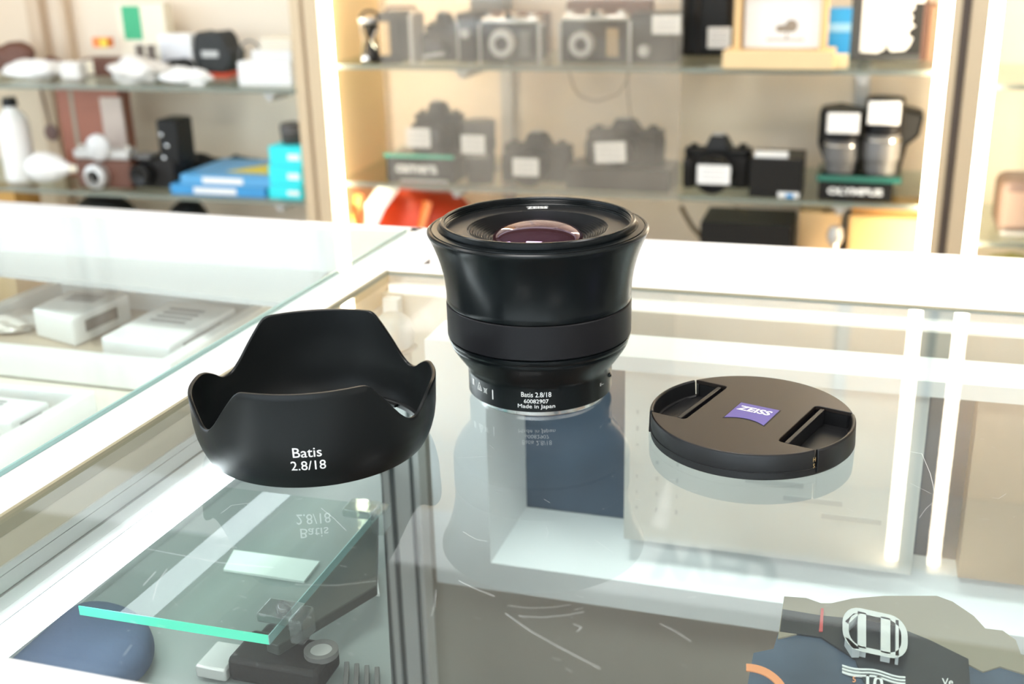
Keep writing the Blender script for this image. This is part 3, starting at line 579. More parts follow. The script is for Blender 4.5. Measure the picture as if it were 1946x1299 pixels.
for i in range(8): cyl_line((-0.0010+i*0.00028, -0.0016), (-0.0010+i*0.00028, 0.0014), 0.0104, a3_, 0.00016)
mk.build('approval_marks', 'ink', lo, smooth=False)
a = FACE+1.25; MB().lathe([(0.0, 0.0012), (0.0007, 0.0010), (0.0010, 0.0), (0.0010, -0.002)], 16, (0.0322*math.cos(a), 0.0322*math.sin(a), 0.0110), 'y').build('index_bump', 'lensblack', lo)
mb = MB(); lettering(mb, 'ZEISS', lambda x, y: Vector(((0.0350+y)*math.cos(FACE+PI-(x)/0.035), (0.0350+y)*math.sin(FACE+PI-(x)/0.035), 0.07625)), width=0.0098, height=0.0045, bold=0.03)
mb.build('maker_name', 'ink', lens, smooth=False)

# ------------------------------------------------------------------ the lens hood
HX, HY, HROT = -0.0812, 0.4356, math.radians(4.6872)
hood = thing('lens_hood', 'black petal-shaped lens hood standing on the glass left of the lens', 'lens hood', (HX, HY, 0), 0)
def smooth_poly(xs, ys, x):
    for i in range(len(xs)-1):
        if xs[i] <= x <= xs[i+1]:
            return ys[i] + (ys[i+1]-ys[i])*(x-xs[i])/(xs[i+1]-xs[i])
def ztop(deg):                    # deg from the front petal's axis
    d = abs((deg + 180) % 360 - 180)
    if d > 90: d = 180-d
    xs = [0, 24, 28.0, 30.5, 34, 45, 50, 53, 56, 59, 64, 70, 76, 90]
    ys = [0.0402, 0.0402, 0.0400, 0.0385, 0.0350, 0.0240, 0.0205, 0.0196, 0.0195, 0.0203, 0.0232, 0.0258, 0.0270, 0.0272]
    return smooth_poly(xs, ys, d)
def zt_s(deg): return sum(ztop(deg+k) for k in (-1.6, -0.8, 0, 0.8, 1.6))/5
def rout(z):                      # outer profile
    xs = [0, 0.0012, 0.003, 0.006, 0.010, 0.015, 0.020, 0.028, 0.041]
    ys = [0.0446, 0.0454, 0.0463, 0.0475, 0.0486, 0.0493, 0.0495, 0.0498, 0.0503]
    return smooth_poly(xs, ys, min(z, 0.041))
NS, NZ = 360, 14; vs = []; fs = []
for i in range(NS):
    dg_ = i*360/NS; a = math.radians(dg_) + HROT - PI/2; zt = zt_s(dg_)
    col = []
    for k in range(NZ+1): z = zt*k/NZ; col.append((rout(z), z))
    col[-1] = (rout(zt)-0.0003, zt); col.insert(-1, (rout(zt), zt-0.0004))
    col.append((rout(zt)-0.0012, zt))
    for k in range(NZ, 0, -1):
        z = 0.0024 + (zt-0.0004-0.0024)*k/NZ; col.append((rout(z)-0.0016, z))
    col.append((rout(0.0024)-0.0018, 0.0024)); col.append((0.0432, 0.0022)); col.append((0.0428, 0.0018)); col.append((0.0428, 0.0))
    for r, z in col: vs.append((r*math.cos(a), r*math.sin(a), z))
L_ = len(col)
for i in range(NS):
    j = (i+1) % NS
    for k in range(L_): k2 = (k+1) % L_; fs.append((i*L_+k, j*L_+k, j*L_+k2, i*L_+k2))
hs = MB().add(vs, fs).build('shell', 'hood', hood, ang=42)
# bayonet lugs inside the base
mb = MB()
for d0 in (40, 130, 220, 310):
    prof_ = []
    for i in range(13):
        a = math.radians(d0+i*2.4)+HROT-PI/2; prof_.append((0.0428*math.cos(a), 0.0428*math.sin(a)))
    for i in range(12, -1, -1):
        a = math.radians(d0+i*2.4)+HROT-PI/2; prof_.append((0.0408*math.cos(a), 0.0408*math.sin(a)))
    mb.prism(prof_, 0.0006, 0.0020)
mb.build('bayonet_lugs', 'hood', hood, bevel=0.0002, smooth=False)
mb = MB(); cx_, cy_ = HX, HY
def on_hood(px, zc):
    # azimuth of the text centre from a photo column
    def f(x, y):
        z = zc + y*1.0; R = rout(z) + 0.00015
        a = a_text + x/0.049; return Vector((R*math.cos(a), R*math.sin(a), z))
    return f
best = None
for i in range(-60, 61):           # azimuth whose surface point lies under the photo's lettering
    a = -PI/2 + math.radians(i); p = Vector((HX+0.0487*math.cos(a), HY+0.0487*math.sin(a), 0.010)); d = p-Vector((0, 0, CAMH))
    r = ray(586, 872); 
    e_ = abs(d.x/d.y - r.x/r.y)
    if best is None or e_ < best[0]: best = (e_, a)
a_text = best[1]
lettering(mb, 'Batis', on_hood(0, 0.0168), width=0.0106, height=0.0040, bold=0.002)
lettering(mb, '2.8/18', on_hood(0, 0.0112), width=0.0130, height=0.0040, bold=0.002)
mb.build('lettering', 'ink', hs, smooth=False)

# ------------------------------------------------------------------ the lens cap
CX, CY, CA = 0.09628, 0.42736, math.radians(-35.2)
cap = thing('lens_cap', 'round black pinch lens cap with violet badge lying on the glass', 'lens cap', (CX, CY, 0), CA)
ZC = 0.0104; RC = 0.0405
# top plate: disc minus the two pockets
def arcpts(a0, a1, r, n): return [(r*math.cos(a0+(a1-a0)*i/n), r*math.sin(a0+(a1-a0)*i/n)) for i in range(n+1)]
px_, py_ = 0.0195, 0.0203
aa = math.asin(py_/0.0401)
rc_ = 0.0018
def corner_arc(cx, cy, a0, a1, n=5): return [(cx+rc_*math.cos(math.radians(a0+(a1-a0)*i/n)), cy+rc_*math.sin(math.radians(a0+(a1-a0)*i/n))) for i in range(n+1)]
plate = arcpts(aa, PI-aa, 0.0401, 40) + corner_arc(-px_-rc_, py_-rc_, 90, 0) + corner_arc(-px_-rc_, -py_+rc_, 0, -90) + arcpts(PI+aa, 2*PI-aa, 0.0401, 40) + corner_arc(px_+rc_, -py_+rc_, 270, 180) + corner_arc(px_+rc_, py_-rc_, 180, 90)
MB().prism(plate, ZC-0.0018, ZC).build('top_plate', 'capmat', cap, bevel=0.00025, ang=40)
# base ring under the plate
wall = MB()
wall.prism(arcpts(0, 2*PI*(1-1/128), 0.0396, 127), 0.0015, 0.0030)          # inner floor of the pockets
wall.build('pocket_floor', 'capside', cap, smooth=False)
body = MB()
body.ring([(0.0388, 0.0), (0.0402, 0.0), (0.0404, 0.0004), (0.0403, 0.0028), (0.0407, 0.0031), (0.0407, 0.0034), (0.0400, 0.0036), (0.0388, 0.0036)], 192)
body.build('thread_ring', 'capside', cap, ang=25)
mb = MB()
for (a0, a1) in ((aa+0.012, PI-aa-0.012), (PI+aa+0.012, 2*PI-aa-0.012)):
    n = 48; vs = []; fs = []
    for i in range(n+1):
        a = a0+(a1-a0)*i/n
        for r, z in ((0.0386, 0.0032), (0.0404, 0.0032), (0.0406, 0.0092), (0.0403, 0.0101), (0.0399, 0.0086), (0.0386, 0.0086)): vs.append((r*math.cos(a), r*math.sin(a), z))
    for i in range(n):
        for k in range(6): k2 = (k+1) % 6; fs.append((i*6+k, (i+1)*6+k, (i+1)*6+k2, i*6+k2))
    fs.append(tuple(range(6))); fs.append(tuple(n*6+k for k in range(5, -1, -1))); mb.add(vs, fs)
for sx in (-1, 1):
    mb.box(sx*0.0187, 0, 0.0058, 0.0012, 0.040, 0.0056)
    for sy in (-1, 1): mb.box(sx*0.0262, sy*0.0209, 0.0058, 0.0150, 0.0010, 0.0056)
mb.build('outer_wall', 'capside', cap, ang=30)
for sx, lab in ((-1, 'left'), (1, 'right')):
    mb = MB(); a0, a1 = (-aa+0.02, aa-0.02) if sx > 0 else (PI-aa+0.02, PI+aa-0.02)
    n = 32; vs = []; fs = []
    for i in range(n+1):
        a = a0+(a1-a0)*i/n
        for r, z in ((0.0392, 0.0008), (0.0410, 0.0008), (0.0412, 0.0012), (0.0409, 0.0098), (0.0405, 0.0104), (0.0398, 0.0104), (0.0394, 0.0099), (0.0388, 0.0040), (0.0380, 0.0033)): vs.append((r*math.cos(a), r*math.sin(a), z))
    K = 9
    for i in range(n):
        for k in range(K): k2 = (k+1) % K; fs.append((i*K+k, (i+1)*K+k, (i+1)*K+k2, i*K+k2))
    fs.append(tuple(range(K))); fs.append(tuple(n*K+k for k in range(K-1, -1, -1))); mb.add(vs, fs)
    mb.box(sx*0.0228, 0, 0.0066, 0.0018, 0.0380, 0.0066)
    mb.box(sx*0.0300, 0, 0.0034, 0.0125, 0.0290, 0.0010)
    mb.build('pinch_tab', 'capside', cap, bevel=0.0002, ang=30)
# badge: square with a curved lower edge
bd = [(-0.0083, 0.0075), (0.0083, 0.0075), (0.0083, -0.0098)] + [(0.0083-0.0166*i/12, -0.0098+0.0030*(1-((i/12-0.5)*2)**2)) for i in range(1, 13)]
br = math.radians(1.5)
rot2 = lambda x, y: (0.0010+x*math.cos(br)-y*math.sin(br), -0.0005+x*math.sin(br)+y*math.cos(br))
bdo = [rot2(x*1.06, y*1.06) for x, y in bd]
MB().prism(bdo, ZC, ZC+0.00008).build('badge_recess', 'black', cap, smooth=False)
badge = MB().prism([rot2(x, y) for x, y in bd], ZC+0.00008, ZC+0.0002).build('badge', 'zblue', cap, smooth=False)
mb = MB(); lettering(mb, 'ZEISS', lambda x, y: Vector((*rot2(x-0.0002+y*0.1, y+0.0022), ZC+0.0003)), width=0.0138, height=0.0046, bold=0.03); mb.build('badge_lettering', 'ink', badge, smooth=False)
mb = MB()
for (px0, py0) in ((1546, 870), (1546, 878), (1548, 885)):
    pass
ag = math.radians(-62)-0.0
ca = Vector((math.cos(-PI+0.0), 0, 0))
lettering(mb, 'H\nS', lambda x, y: (lambda a: Vector((0.0409*math.cos(a), 0.0409*math.sin(a), 0.0055+y)))(math.radians(-31.5)+x/0.041), width=0.0011, height=0.0045); mb.build('gold_mark', 'gold', cap, smooth=False)

# ------------------------------------------------------------------ wall cabinets behind the counter
VF = 1.923; CT = 0.90
def U(px, py=200, v=VF): return V(px, py, v)[0]
VB = VF+0.30
uR0, uR1 = -0.949, 0.107
def box_uv(u0, u1, v0, v1, z0, z1): return roomquad(u0, u1, v0, v1, z0, z1)
def cabinet(name, label, u0, u1, backmat='back', sidemat='yellow', ledl=True, ledr=True, stl=0.031, str_=0.0135):
    t = thing(name, label, 'cabinet', (0, 0, 0))
    box_uv(u0, u1, VB, VB+0.015, FL, CT).build('back_panel', backmat, t, smooth=False)
    box_uv(u0-stl, u0, VF, VB+0.015, FL, CT).build('side_panel', sidemat, t, smooth=False)
    box_uv(u1, u1+str_, VF, VB+0.015, FL, CT).build('side_panel', sidemat, t, smooth=False)
    box_uv(u0-stl, u0, VF-0.004, VF-0.0005, FL, CT).build('front_stile', 'beige', t, smooth=False)
    box_uv(u1, u1+str_, VF-0.004, VF-0.0005, FL, CT).build('front_stile', 'beige', t, smooth=False)
    if ledl: box_uv(u0, u0+0.017, VF+0.002, VF+0.010, -0.60, CT-0.01).build('light_strip', 'led', t, smooth=False)
    if ledr: box_uv(u1-0.0165, u1, VF+0.002, VF+0.010, -0.60, CT-0.01).build('light_strip', 'led', t, smooth=False)
    box_uv(u0, u1, VF+0.012, VB, FL, -0.452).build('base_unit', 'beige', t, smooth=False)
    return t
cr = cabinet('wall_cabinet', 'lit beige wall cabinet in the middle with rows of old cameras', uR0+0.0, uR1, stl=0.030)
cl_ = cabinet('wall_cabinet', 'beige wall cabinet at the left holding bottles, bags and blue cartons', -2.0, -1.006, ledl=False, ledr=False, sidemat='back', str_=0.020)
cx3 = cabinet('wall_cabinet', 'lit yellow wall cabinet cut off by the right edge of the photo', 0.161, 1.20, stl=0.026, ledr=False)
mb = MB(); addq(mb, 0.1210, 0.1345, VF+0.004, VF+0.05, FL, CT); struct('trim_1', mb, 'gap', smooth=False)
mb = MB(); addq(mb, -0.9855, -0.9795, VF+0.004, VF+0.05, FL, CT); struct('trim_2', mb, mat('brown_gap', (0.30, 0.19, 0.09), 0.6), smooth=False)
hd = thing('header_board', 'pale board with large grey letters above the wall cabinets', 'sign', UV(0, 0, 0))
box_uv(-2.0, 1.226, VF-0.01, VF+0.30, CT+0.001, CT+0.135).build('board', 'header', hd, smooth=False)
mb = MB(); lettering(mb, 'WED', lambda x, y: UV(-0.218+x, VF-0.0105, 0.948+y), width=0.240, height=0.086, bold=0.06); mb.build('lettering', mat('dark_sign_letters', (0.10, 0.11, 0.13), 0.5), hd, smooth=False)
# soffit board above
# glass shelves
ZU, ZLw = -0.03, -0.245; ZUL, ZLL = -0.076, -0.288
def cab_shelf(par, u0, u1, z):
    s = box_uv(u0, u1, VF+0.018, VB-0.002, z-0.008, z).build('shelf', 'shelfglass', par, smooth=False)
    box_uv(u0, u1, VF+0.0172, VF+0.018, z-0.008, z).build('shelf_edge', mat('grey_green_shelf_edge', (0.20, 0.22, 0.18), 0.4), s, smooth=False)
def bracket(par, u, z):
    mb = MB(); addq(mb, u-0.012, u+0.012, VF+0.03, VF+0.07, z-0.016, z-0.0085); addq(mb, u-0.006, u+0.006, VF+0.03, VB, z-0.024, z-0.0165); mb.build('shelf_bracket', 'silver', par, smooth=False)
cab_shelf(cr, uR0+0.0005, uR1-0.0005, ZU); cab_shelf(cr, uR0+0.0005, uR1-0.0005, ZLw)
cab_shelf(cl_, -1.99, -1.0065, ZUL); cab_shelf(cl_, -1.99, -1.0065, ZLL)
cab_shelf(cx3, 0.1615, 1.19, -0.05); cab_shelf(cx3, 0.1615, 1.19, -0.30)
for px_b in (885, 1640): 
    u = V(px_b, 140, VF+0.05)[0]; bracket(cr, u, ZU); bracket(cr, u-0.02, ZLw)
    box_uv(u-0.012, u+0.012, VB-0.014, VB-0.001, -0.45, CT-0.02).build('upright', 'silver', cr, smooth=False)
u = V(520, 170, VF+0.05)[0]; bracket(cl_, u, ZUL); bracket(cl_, u, ZLL)
# grey glass sliding door
ud0, ud1 = V(722, 200, VF-0.01)[0], V(1289, 200, VF-0.01)[0]
box_uv(ud0, ud1, VF+0.0115, VF+0.0165, -0.255, CT-0.01).build('sliding_door', 'doorglass', cr, smooth=False)
# uprights seen in the left cabinet
for (xa, xb) in ((52, 76), (112, 124)):
    ua, ub = V(xa, 40, VB-0.03)[0], V(xb, 40, VB-0.03)[0]
    box_uv(ua, ub, VB-0.03, VB-0.001, -0.45, CT-0.01).build('upright', mat('warm_upright', (0.66, 0.52, 0.38), 0.5), cl_, smooth=False)

# ------------------------------------------------------------------ stock on the shelves
def spot(x0, x1, y0, y1, z, v=None):
    # a thing whose front seen face spans columns x0..x1, rows y0..y1, standing on the shelf at height z
    if v is None:
        p = Q((x0+x1)/2, y1, z); v = p.dot(E2)
    v = max(VF+0.028, min(VB-0.06, v))
    ua, zt = V(x0, y0, v); ub, _ = V(x1, y0, v); ua2, _ = V(x0, y1, v); ub2, _ = V(x1, y1, v)
    u0, u1 = (ua+ua2)/2, (ub+ub2)/2; _, ztm = V((x0+x1)/2, y0, v)
    return u0, u1, v, max(0.02, ztm-z)
def at(name, label, cat, x0, x1, y0, y1, z, v=None, group=None, rz=0.0):
    u0, u1, v, h = spot(x0, x1, y0, y1, z, v)
    t = thing(name, label, cat, UV((u0+u1)/2, v, z+0.0003), WA+rz, group); return t, u1-u0, h
def price_tag(t, x, y, z, w_, h_, tilt=0.0):
    a = MB().box(x, y, z, w_, 0.0012, h_, 0, 0, tilt).build('price_tag', 'tag', t, bevel=0.0005, smooth=False)
    mb = MB()
    for i in range(3): mb.box(x, y-0.0008, z+h_*(0.25-0.25*i), w_*0.7, 0.0003, h_*0.05)
    mb.build('tag_print', 'tagprint', a, smooth=False)
def box_thing(name, label, cat, x0, x1, y0, y1, z, m, d=0.08, v=None, rz=0.0, bevel=0.001, group=None):
    t, w_, h_ = at(name, label, cat, x0, x1, y0, y1, z, v, group, rz)
    MB().bx(-w_/2, w_/2, 0, d, 0, h_).build('body', m, t, bevel=bevel, smooth=False); return t, w_, h_
def slr(label, x0, x1, y0, y1, z, v=None, tagr=None, lensr=0.30, d=0.05, lens_len=0.045, hump=True, rz=0.0, ring=None, bm='black2', grip=True):
    t, w_, h_ = at('film_camera' if ring else 'slr_camera', label, 'camera', x0, x1, y0, y1, z, v, None, rz)
    bh = h_*0.74 if hump else h_*0.92; L = lens_len; oy = L
    mb = MB(); mb.prism([(-w_/2, 0.012), (-w_/2+0.008, 0.0), (-w_*0.36, 0.0), (w_*0.36, 0.0), (w_/2-0.008, 0.0), (w_/2, 0.012), (w_/2, d-0.010), (w_/2-0.01, d), (-w_/2+0.01, d), (-w_/2, d-0.010)], 0, bh*0.78, lambda x, y, z_: (x, y+oy, z_))
    mb.build('body', bm, t, bevel=0.003)
    mb = MB(); mb.prism([(-w_/2+0.001, 0.010), (-w_/2+0.009, 0.001), (w_/2-0.009, 0.001), (w_/2-0.001, 0.010), (w_/2-0.001, d-0.012), (-w_/2+0.001, d-0.012)], bh*0.78, bh, lambda x, y, z_: (x, y+oy, z_))
    mb.build('top_plate', ring or 'black', t, bevel=0.003)
    if hump:
        hw = w_*0.19
        mb = MB(); mb.add([(-hw, oy-0.006, bh-0.002), (hw, oy-0.006, bh-0.002), (hw*1.1, oy+d*0.9, bh-0.002), (-hw*1.1, oy+d*0.9, bh-0.002), (-hw*0.55, oy+0.000, h_), (hw*0.55, oy+0.000, h_), (hw*0.6, oy+d*0.7, h_*0.97), (-hw*0.6, oy+d*0.7, h_*0.97)],
                          [(3, 2, 1, 0), (4, 5, 6, 7), (0, 1, 5, 4), (1, 2, 6, 5), (2, 3, 7, 6), (3, 0, 4, 7)]); mb.build('viewfinder_hump', ring or 'black', t, bevel=0.003)
        MB().box(0, oy+0.012, h_+0.0012, hw*0.8, 0.018, 0.0025).build('hot_shoe', 'silver', t, bevel=0.0004)
    if grip: MB().box(-w_*0.40, oy-0.006, bh*0.40, w_*0.16, 0.022, bh*0.78).build('grip', 'black2', t, bevel=0.006)
    MB().lathe([(0.0, 0.0), (w_*0.055, 0.0), (w_*0.06, 0.002), (w_*0.06, 0.007), (0.0, 0.008)], 24, (w_*0.36, oy+d*0.45, bh)).build('dial', 'silver' if ring else 'black', t)
    MB().lathe([(0.0, 0.0), (w_*0.05, 0.0), (w_*0.05, 0.006), (0.0, 0.006)], 24, (-w_*0.36, oy+d*0.45, bh)).build('shutter_dial', 'silver' if ring else 'black', t)
    R = w_*lensr*0.9; R = min(R, bh*0.46); zc_ = max(R+0.001, bh*0.42)
    ln = MB(); ln.lathe([(R*0.92, -0.004), (R*0.95, 0.0), (R, 0.003), (R, L*0.35), (R*0.93, L*0.38), (R*0.93, L*0.55), (R, L*0.6), (R, L*0.96), (R*0.95, L), (R*0.82, L), (R*0.72, L*0.86), (0.0, L*0.86)], 40, (0, oy, zc_), 'y')
    lo_ = ln.build('lens', ring or 'black', t)
    MB().lathe([(R*0.70, L*0.862), (R*0.6, L*0.90), (R*0.3, L*0.93), (0.0, L*0.94)], 32, (0, oy, zc_), 'y').build('front_glass', mat('dark_lens_glass', (0.02, 0.02, 0.03), 0.05, 0, 0.8), lo_)
    if tagr:
        tx, tz, tw, th, tt = tagr; price_tag(t, tx*w_, -0.0035, tz*h_, tw*w_, th*h_, tt)
    return t
# upper shelf of the middle cabinet, left to right
t, w_, h_ = at('magnifier_stand', 'waisted black and silver loupe at the left end of the upper shelf', 'loupe', 672, 712, 22, 132, ZU)
MB().lathe([(0.0, 0), (w_*0.5, 0), (w_*0.52, h_*0.05), (w_*0.34, h_*0.14), (w_*0.17, h_*0.45), (w_*0.30, h_*0.70), (w_*0.42, h_*0.76), (0.0, h_*0.76)], 40, (0, 0.03, 0)).build('body', 'black', t)
MB().ring([(w_*0.38, h_*0.76), (w_*0.5, h_*0.78), (w_*0.5, h_*0.86), (w_*0.38, h_*0.84)], 40, (0, 0.03, 0)).build('eyepiece', 'silver', t)
mb = MB()
for sx in (-1, 1): mb.tube([(sx*w_*0.46, 0.03, h_*0.10), (sx*w_*0.20, 0.015, h_*0.45), (sx*w_*0.44, 0.03, h_*0.74)], 0.0028, 8)
mb.build('silver_arms', 'chrome', t)
MB().lathe([(0, 0.003), (0.006, 0.001), (0.007, -0.004), (0.0, -0.004)], 24, (0, 0.002, 0.0075), 'y').build('stud', 'chrome', t)
mb = MB(); mb.tube([(math.cos(a)*w_*0.42, 0.03, h_*0.84+math.sin(a)*h_*0.15) for a in [PI*i/12 for i in range(13)]], 0.003, 8); mb.build('handle', 'black', t)
# folding bellows camera
t, w_, h_ = at('bellows_camera', 'grey bellows camera with tan side panel behind the glass door, upper shelf', 'camera', 716, 784, 16, 122, ZU)
MB().bx(-w_/2, w_*0.1, 0.0, 0.07, 0, h_*0.92).build('body', 'black2', t, bevel=0.004)
mb = MB(); mb.bx(-w_*0.42, -w_*0.14, -0.0015, 0.0005, h_*0.16, h_*0.76); mb.build('side_panel', 'tan', t)
mb = MB()
for i in range(6): s = 1-0.05*i; mb.bx(w_*0.1+i*w_*0.07, w_*0.1+(i+0.6)*w_*0.07, 0.035-0.03*s, 0.035+0.03*s, h_*(0.45-0.38*s), h_*(0.45+0.38*s))
mb.build('bellows', 'black', t); mb = MB(); mb.tube([(-w_*0.4, 0.03, h_*0.92), (-w_*0.3, 0.03, h_), (w_*0.42, 0.03, h_), (w_*0.46, 0.03, h_*0.9)], 0.003, 8); mb.build('carry_handle', 'brown', t)
MB().bx(w_*0.40, w_*0.5, 0.0, 0.06, 0.0, h_*0.9).build('silver_edge', 'silver', t, bevel=0.001)
t = slr('dark slr camera between the bellows camera and the chrome folding camera', 786, 860, 28, 122, ZU, lensr=0.26, tagr=None)
mb = MB(); mb.box(0, -0.003, 0.016, 0.042, 0.002, 0.006, 0, 0, -0.14); mb.build('name_strip', 'silver', t)
t, w_, h_ = box_thing('box_camera', 'tall narrow black box camera left of the chrome folding camera', 'camera', 868, 901, 26, 120, ZU, 'black2', 0.09)
MB().lathe([(0.0, 0.006), (0.008, 0.006), (0.009, 0), (0.0, 0)], 24, (0, 0, h_*0.6), 'y').build('lens', 'silver', t)
MB().box(-w_*0.42, -0.001, h_*0.45, 0.003, 0.002, h_*0.8).build('trim', 'silver', t)
def folding(label, x0, x1, y0, y1, z, lx, lr, big):
    t, w_, h_ = at('folding_camera', label, 'camera', x0, x1, y0, y1, z)
    MB().bx(-w_/2, w_/2, 0.02, 0.055, 0, h_*0.80).build('body', 'black2', t, bevel=0.005)
    mb = MB(); mb.bx(-w_*0.46, w_*0.46, 0.018, 0.052, h_*0.80, h_*0.92); mb.build('chrome_top', 'chrome', t, bevel=0.003)
    mb = MB(); mb.bx(-w_*0.12, w_*0.10, 0.016, 0.048, h_*0.92, h_); mb.build('finder', 'chrome', t, bevel=0.004)
    MB().lathe([(0, 0.001), (0.006, 0.001), (0.006, -0.001), (0, -0.001)], 16, (-w_*0.01, 0.0155, h_*0.955), 'y').build('finder_window', 'black', t)
    for x in (-0.36, 0.34): MB().lathe([(0.0, 0), (0.009, 0), (0.009, 0.006), (0, 0.007)], 20, (w_*x, 0.035, h_*0.92)).build('winding_knob', 'chrome', t)
    for x in (-0.49, 0.47): MB().bx(w_*x-0.002, w_*x+0.003, 0.018, 0.05, 0.0, h_*0.80).build('side_trim', 'silver', t, bevel=0.001)
    R = lr*w_
    MB().ring([(R*0.48, 0.0), (R, 0.0), (R, 0.008), (R*0.86, 0.016), (R*0.5, 0.016)], 40, (lx*w_, 0.02, h_*0.36 if big else h_*0.40), 'y').build('shutter_ring', 'silver', t)
    MB().lathe([(0.0, 0.010), (R*0.46, 0.010), (R*0.49, 0.0), (0.0, 0.0)], 32, (lx*w_, 0.02, h_*0.36 if big else h_*0.40), 'y').build('lens', mat('dark_lens_glass', (0.02, 0.02, 0.03), 0.05, 0, 0.8), t)
    mb = MB(); mb.bx(w_*0.16, w_*0.32, 0.0185, 0.0205, h_*0.12, h_*0.66); mb.build('leather_inset', mat('worn_tan_leather', (0.38, 0.27, 0.15), 0.6) if big else 'grey', t)
    return t
folding('chrome topped folding camera left on the upper shelf with silver lens board', 903, 1022, 28, 122, ZU, -0.10, 0.22, False)
folding('large folding camera with white ringed lens and chrome top, upper shelf', 1056, 1196, 22, 122, ZU, -0.17, 0.175, True)
box_thing('leather_case', 'reddish brown leather camera case behind the smaller folding camera', 'case', 915, 1036, 24, 118, ZU, 'brown', 0.05, v=VF+0.15, bevel=0.006)
box_thing('leather_case', 'brown leather case behind the large white ringed folding camera', 'case', 1075, 1235, 0, 112, ZU, 'brown', 0.05, v=VF+0.15, bevel=0.006)
t, w_, h_ = box_thing('box_camera', 'dark box camera with a white price tag at its top right, upper shelf', 'camera', 1199, 1286, 26, 120, ZU, 'black2', 0.07)
price_tag(t, w_*0.28, -0.004, h_*0.78, w_*0.62, h_*0.38)
MB().lathe([(0.0, 0.010), (0.009, 0.010), (0.011, 0), (0.0, 0)], 24, (-w_*0.2, 0, h_*0.25), 'y').build('lens', 'silver', t)
box_thing('grey_carton', 'dark grey carton standing at the back between the folding cameras', 'box', 893, 956, -60, 70, ZU, 'grey', 0.05, v=VF+0.21)
t, w_, h_ = box_thing('camera_bag', 'black camera bag with white tag left of the cardboard display box', 'bag', 1292, 1392, -60, 108, ZU, 'black', 0.09, bevel=0.01)
price_tag(t, w_*0.27, -0.003, h_*0.22, w_*0.44, h_*0.24)
mb = MB(); mb.tube([(-w_*0.35, -0.004, h_*0.02), (-w_*0.38, -0.006, h_*0.5), (-w_*0.34, -0.004, h_*0.98)], 0.005, 8); mb.tube([(-w_*0.12, -0.004, h_*0.02), (-w_*0.15, -0.006, h_*0.5), (-w_*0.12, -0.004, h_*0.98)], 0.005, 8); mb.build('strap', 'black2', t)
# hanging strap of the large folding camera
def strap(label, pts, v, name='camera_strap', r=0.0032):
    P_ = [UV(*[V(x, y, v)[0], v], V(x, y, v)[1]) for x, y in pts]
    # densify
    out = []
    for i in range(len(P_)-1):
        for k in range(5): out.append(P_[i].lerp(P_[i+1], k/5))
    out.append(P_[-1]); mb = MB(); mb.tube(out, r, 8, 0.4); return tag(mb.build(name, mat('worn_brown_strap', (0.20, 0.14, 0.08), 0.6)), label, 'strap')
strap('brown strap looping below the upper shelf under the white ringed camera', [(1081, 134), (1090, 165), (1100, 180), (1115, 188), (1135, 192), (1155, 186), (1175, 178), (1190, 155), (1197, 134)], VF+0.05)
strap('thin strap rising from the tagged camera on the black plinth', [(1192, 138), (1193, 170), (1196, 205), (1201, 236)], VF+0.10)
# cardboard display box with printed chair picture
t, w_, h_ = at('display_carton', 'open tan cardboard box showing a white card with a grey picture', 'box', 1378, 1590, -40, 136, ZU)
MB().bx(-w_/2, w_/2, -0.02, 0.06, 0, h_*0.20).build('tray', mat('pale_kraft_board', (0.78, 0.58, 0.32), 0.7), t, bevel=0.001, smooth=False)
mb = MB(); mb.bx(-w_*0.42, -w_*0.36, 0.0, 0.09, h_*0.20, h_); mb.bx(w_*0.36, w_*0.41, 0.0, 0.09, h_*0.20, h_); mb.bx(-w_*0.36, w_*0.36, 0.07, 0.09, h_*0.20, h_); mb.bx(-w_*0.42, w_*0.41, 0.0, 0.07, h_*0.94, h_); mb.build('open_lid', mat('warm_kraft_board', (0.74, 0.50, 0.24), 0.7), t, smooth=False)
cd = MB().bx(-w_*0.34, w_*0.35, 0.028, 0.034, h_*0.21, h_*0.92).build('white_card', 'paper', t, smooth=False)
mb = MB(); fy = 0.0275
def blobflat(cx, cz, rx, rz_, n=20): mb.add([(cx+rx*math.cos(2*PI*i/n), fy, cz+rz_*math.sin(2*PI*i/n)) for i in range(n)], [list(range(n))])
blobflat(w_*0.00, h_*0.43, w_*0.055, h_*0.045); blobflat(w_*0.09, h_*0.46, w_*0.06, h_*0.075); fy = 0.0273; mb.bx(w_*0.045, w_*0.058, 0.0268, 0.0272, h_*0.31, h_*0.42); mb.bx(-w_*0.13, w_*0.21, 0.0268, 0.0272, h_*0.295, h_*0.312)
mb.build('picture', mat('grey_brown_print', (0.32, 0.26, 0.20), 0.6), cd, smooth=False)
t, w_, h_ = box_thing('photo_paper_pack', 'bright blue pack with a lighter band right of the cardboard display box', 'pack', 1565, 1616, 16, 117, ZU, 'blue', 0.03)
MB().bx(-w_*0.5, w_*0.5, -0.001, 0.0002, h_*0.56, h_*0.72).build('light_band', 'lblue', t, smooth=False); MB().bx(-w_*0.5, w_*0.5, -0.001, 0.0002, 0.002, h_*0.14).build('cyan_band', 'cyan', t, smooth=False)
box_thing('wood_block', 'pale yellow block lying in front of the bright blue pack', 'block', 1558, 1610, 116, 140, ZU, mat('pale_yellow_board', (0.86, 0.68, 0.40), 0.6), 0.03, v=VF+0.02)
t, w_, h_ = box_thing('framed_picture', 'dark framed white poster with black ink shapes on the upper shelf', 'picture', 1618, 1756, -70, 116, ZU, mat('dark_frame', (0.05, 0.05, 0.05), 0.5), 0.02)
pp = MB().bx(-w_*0.34, w_*0.5, -0.0012, 0.0, h_*0.07, h_*0.97).build('poster', 'paper', t, smooth=False)
mb = MB(); 
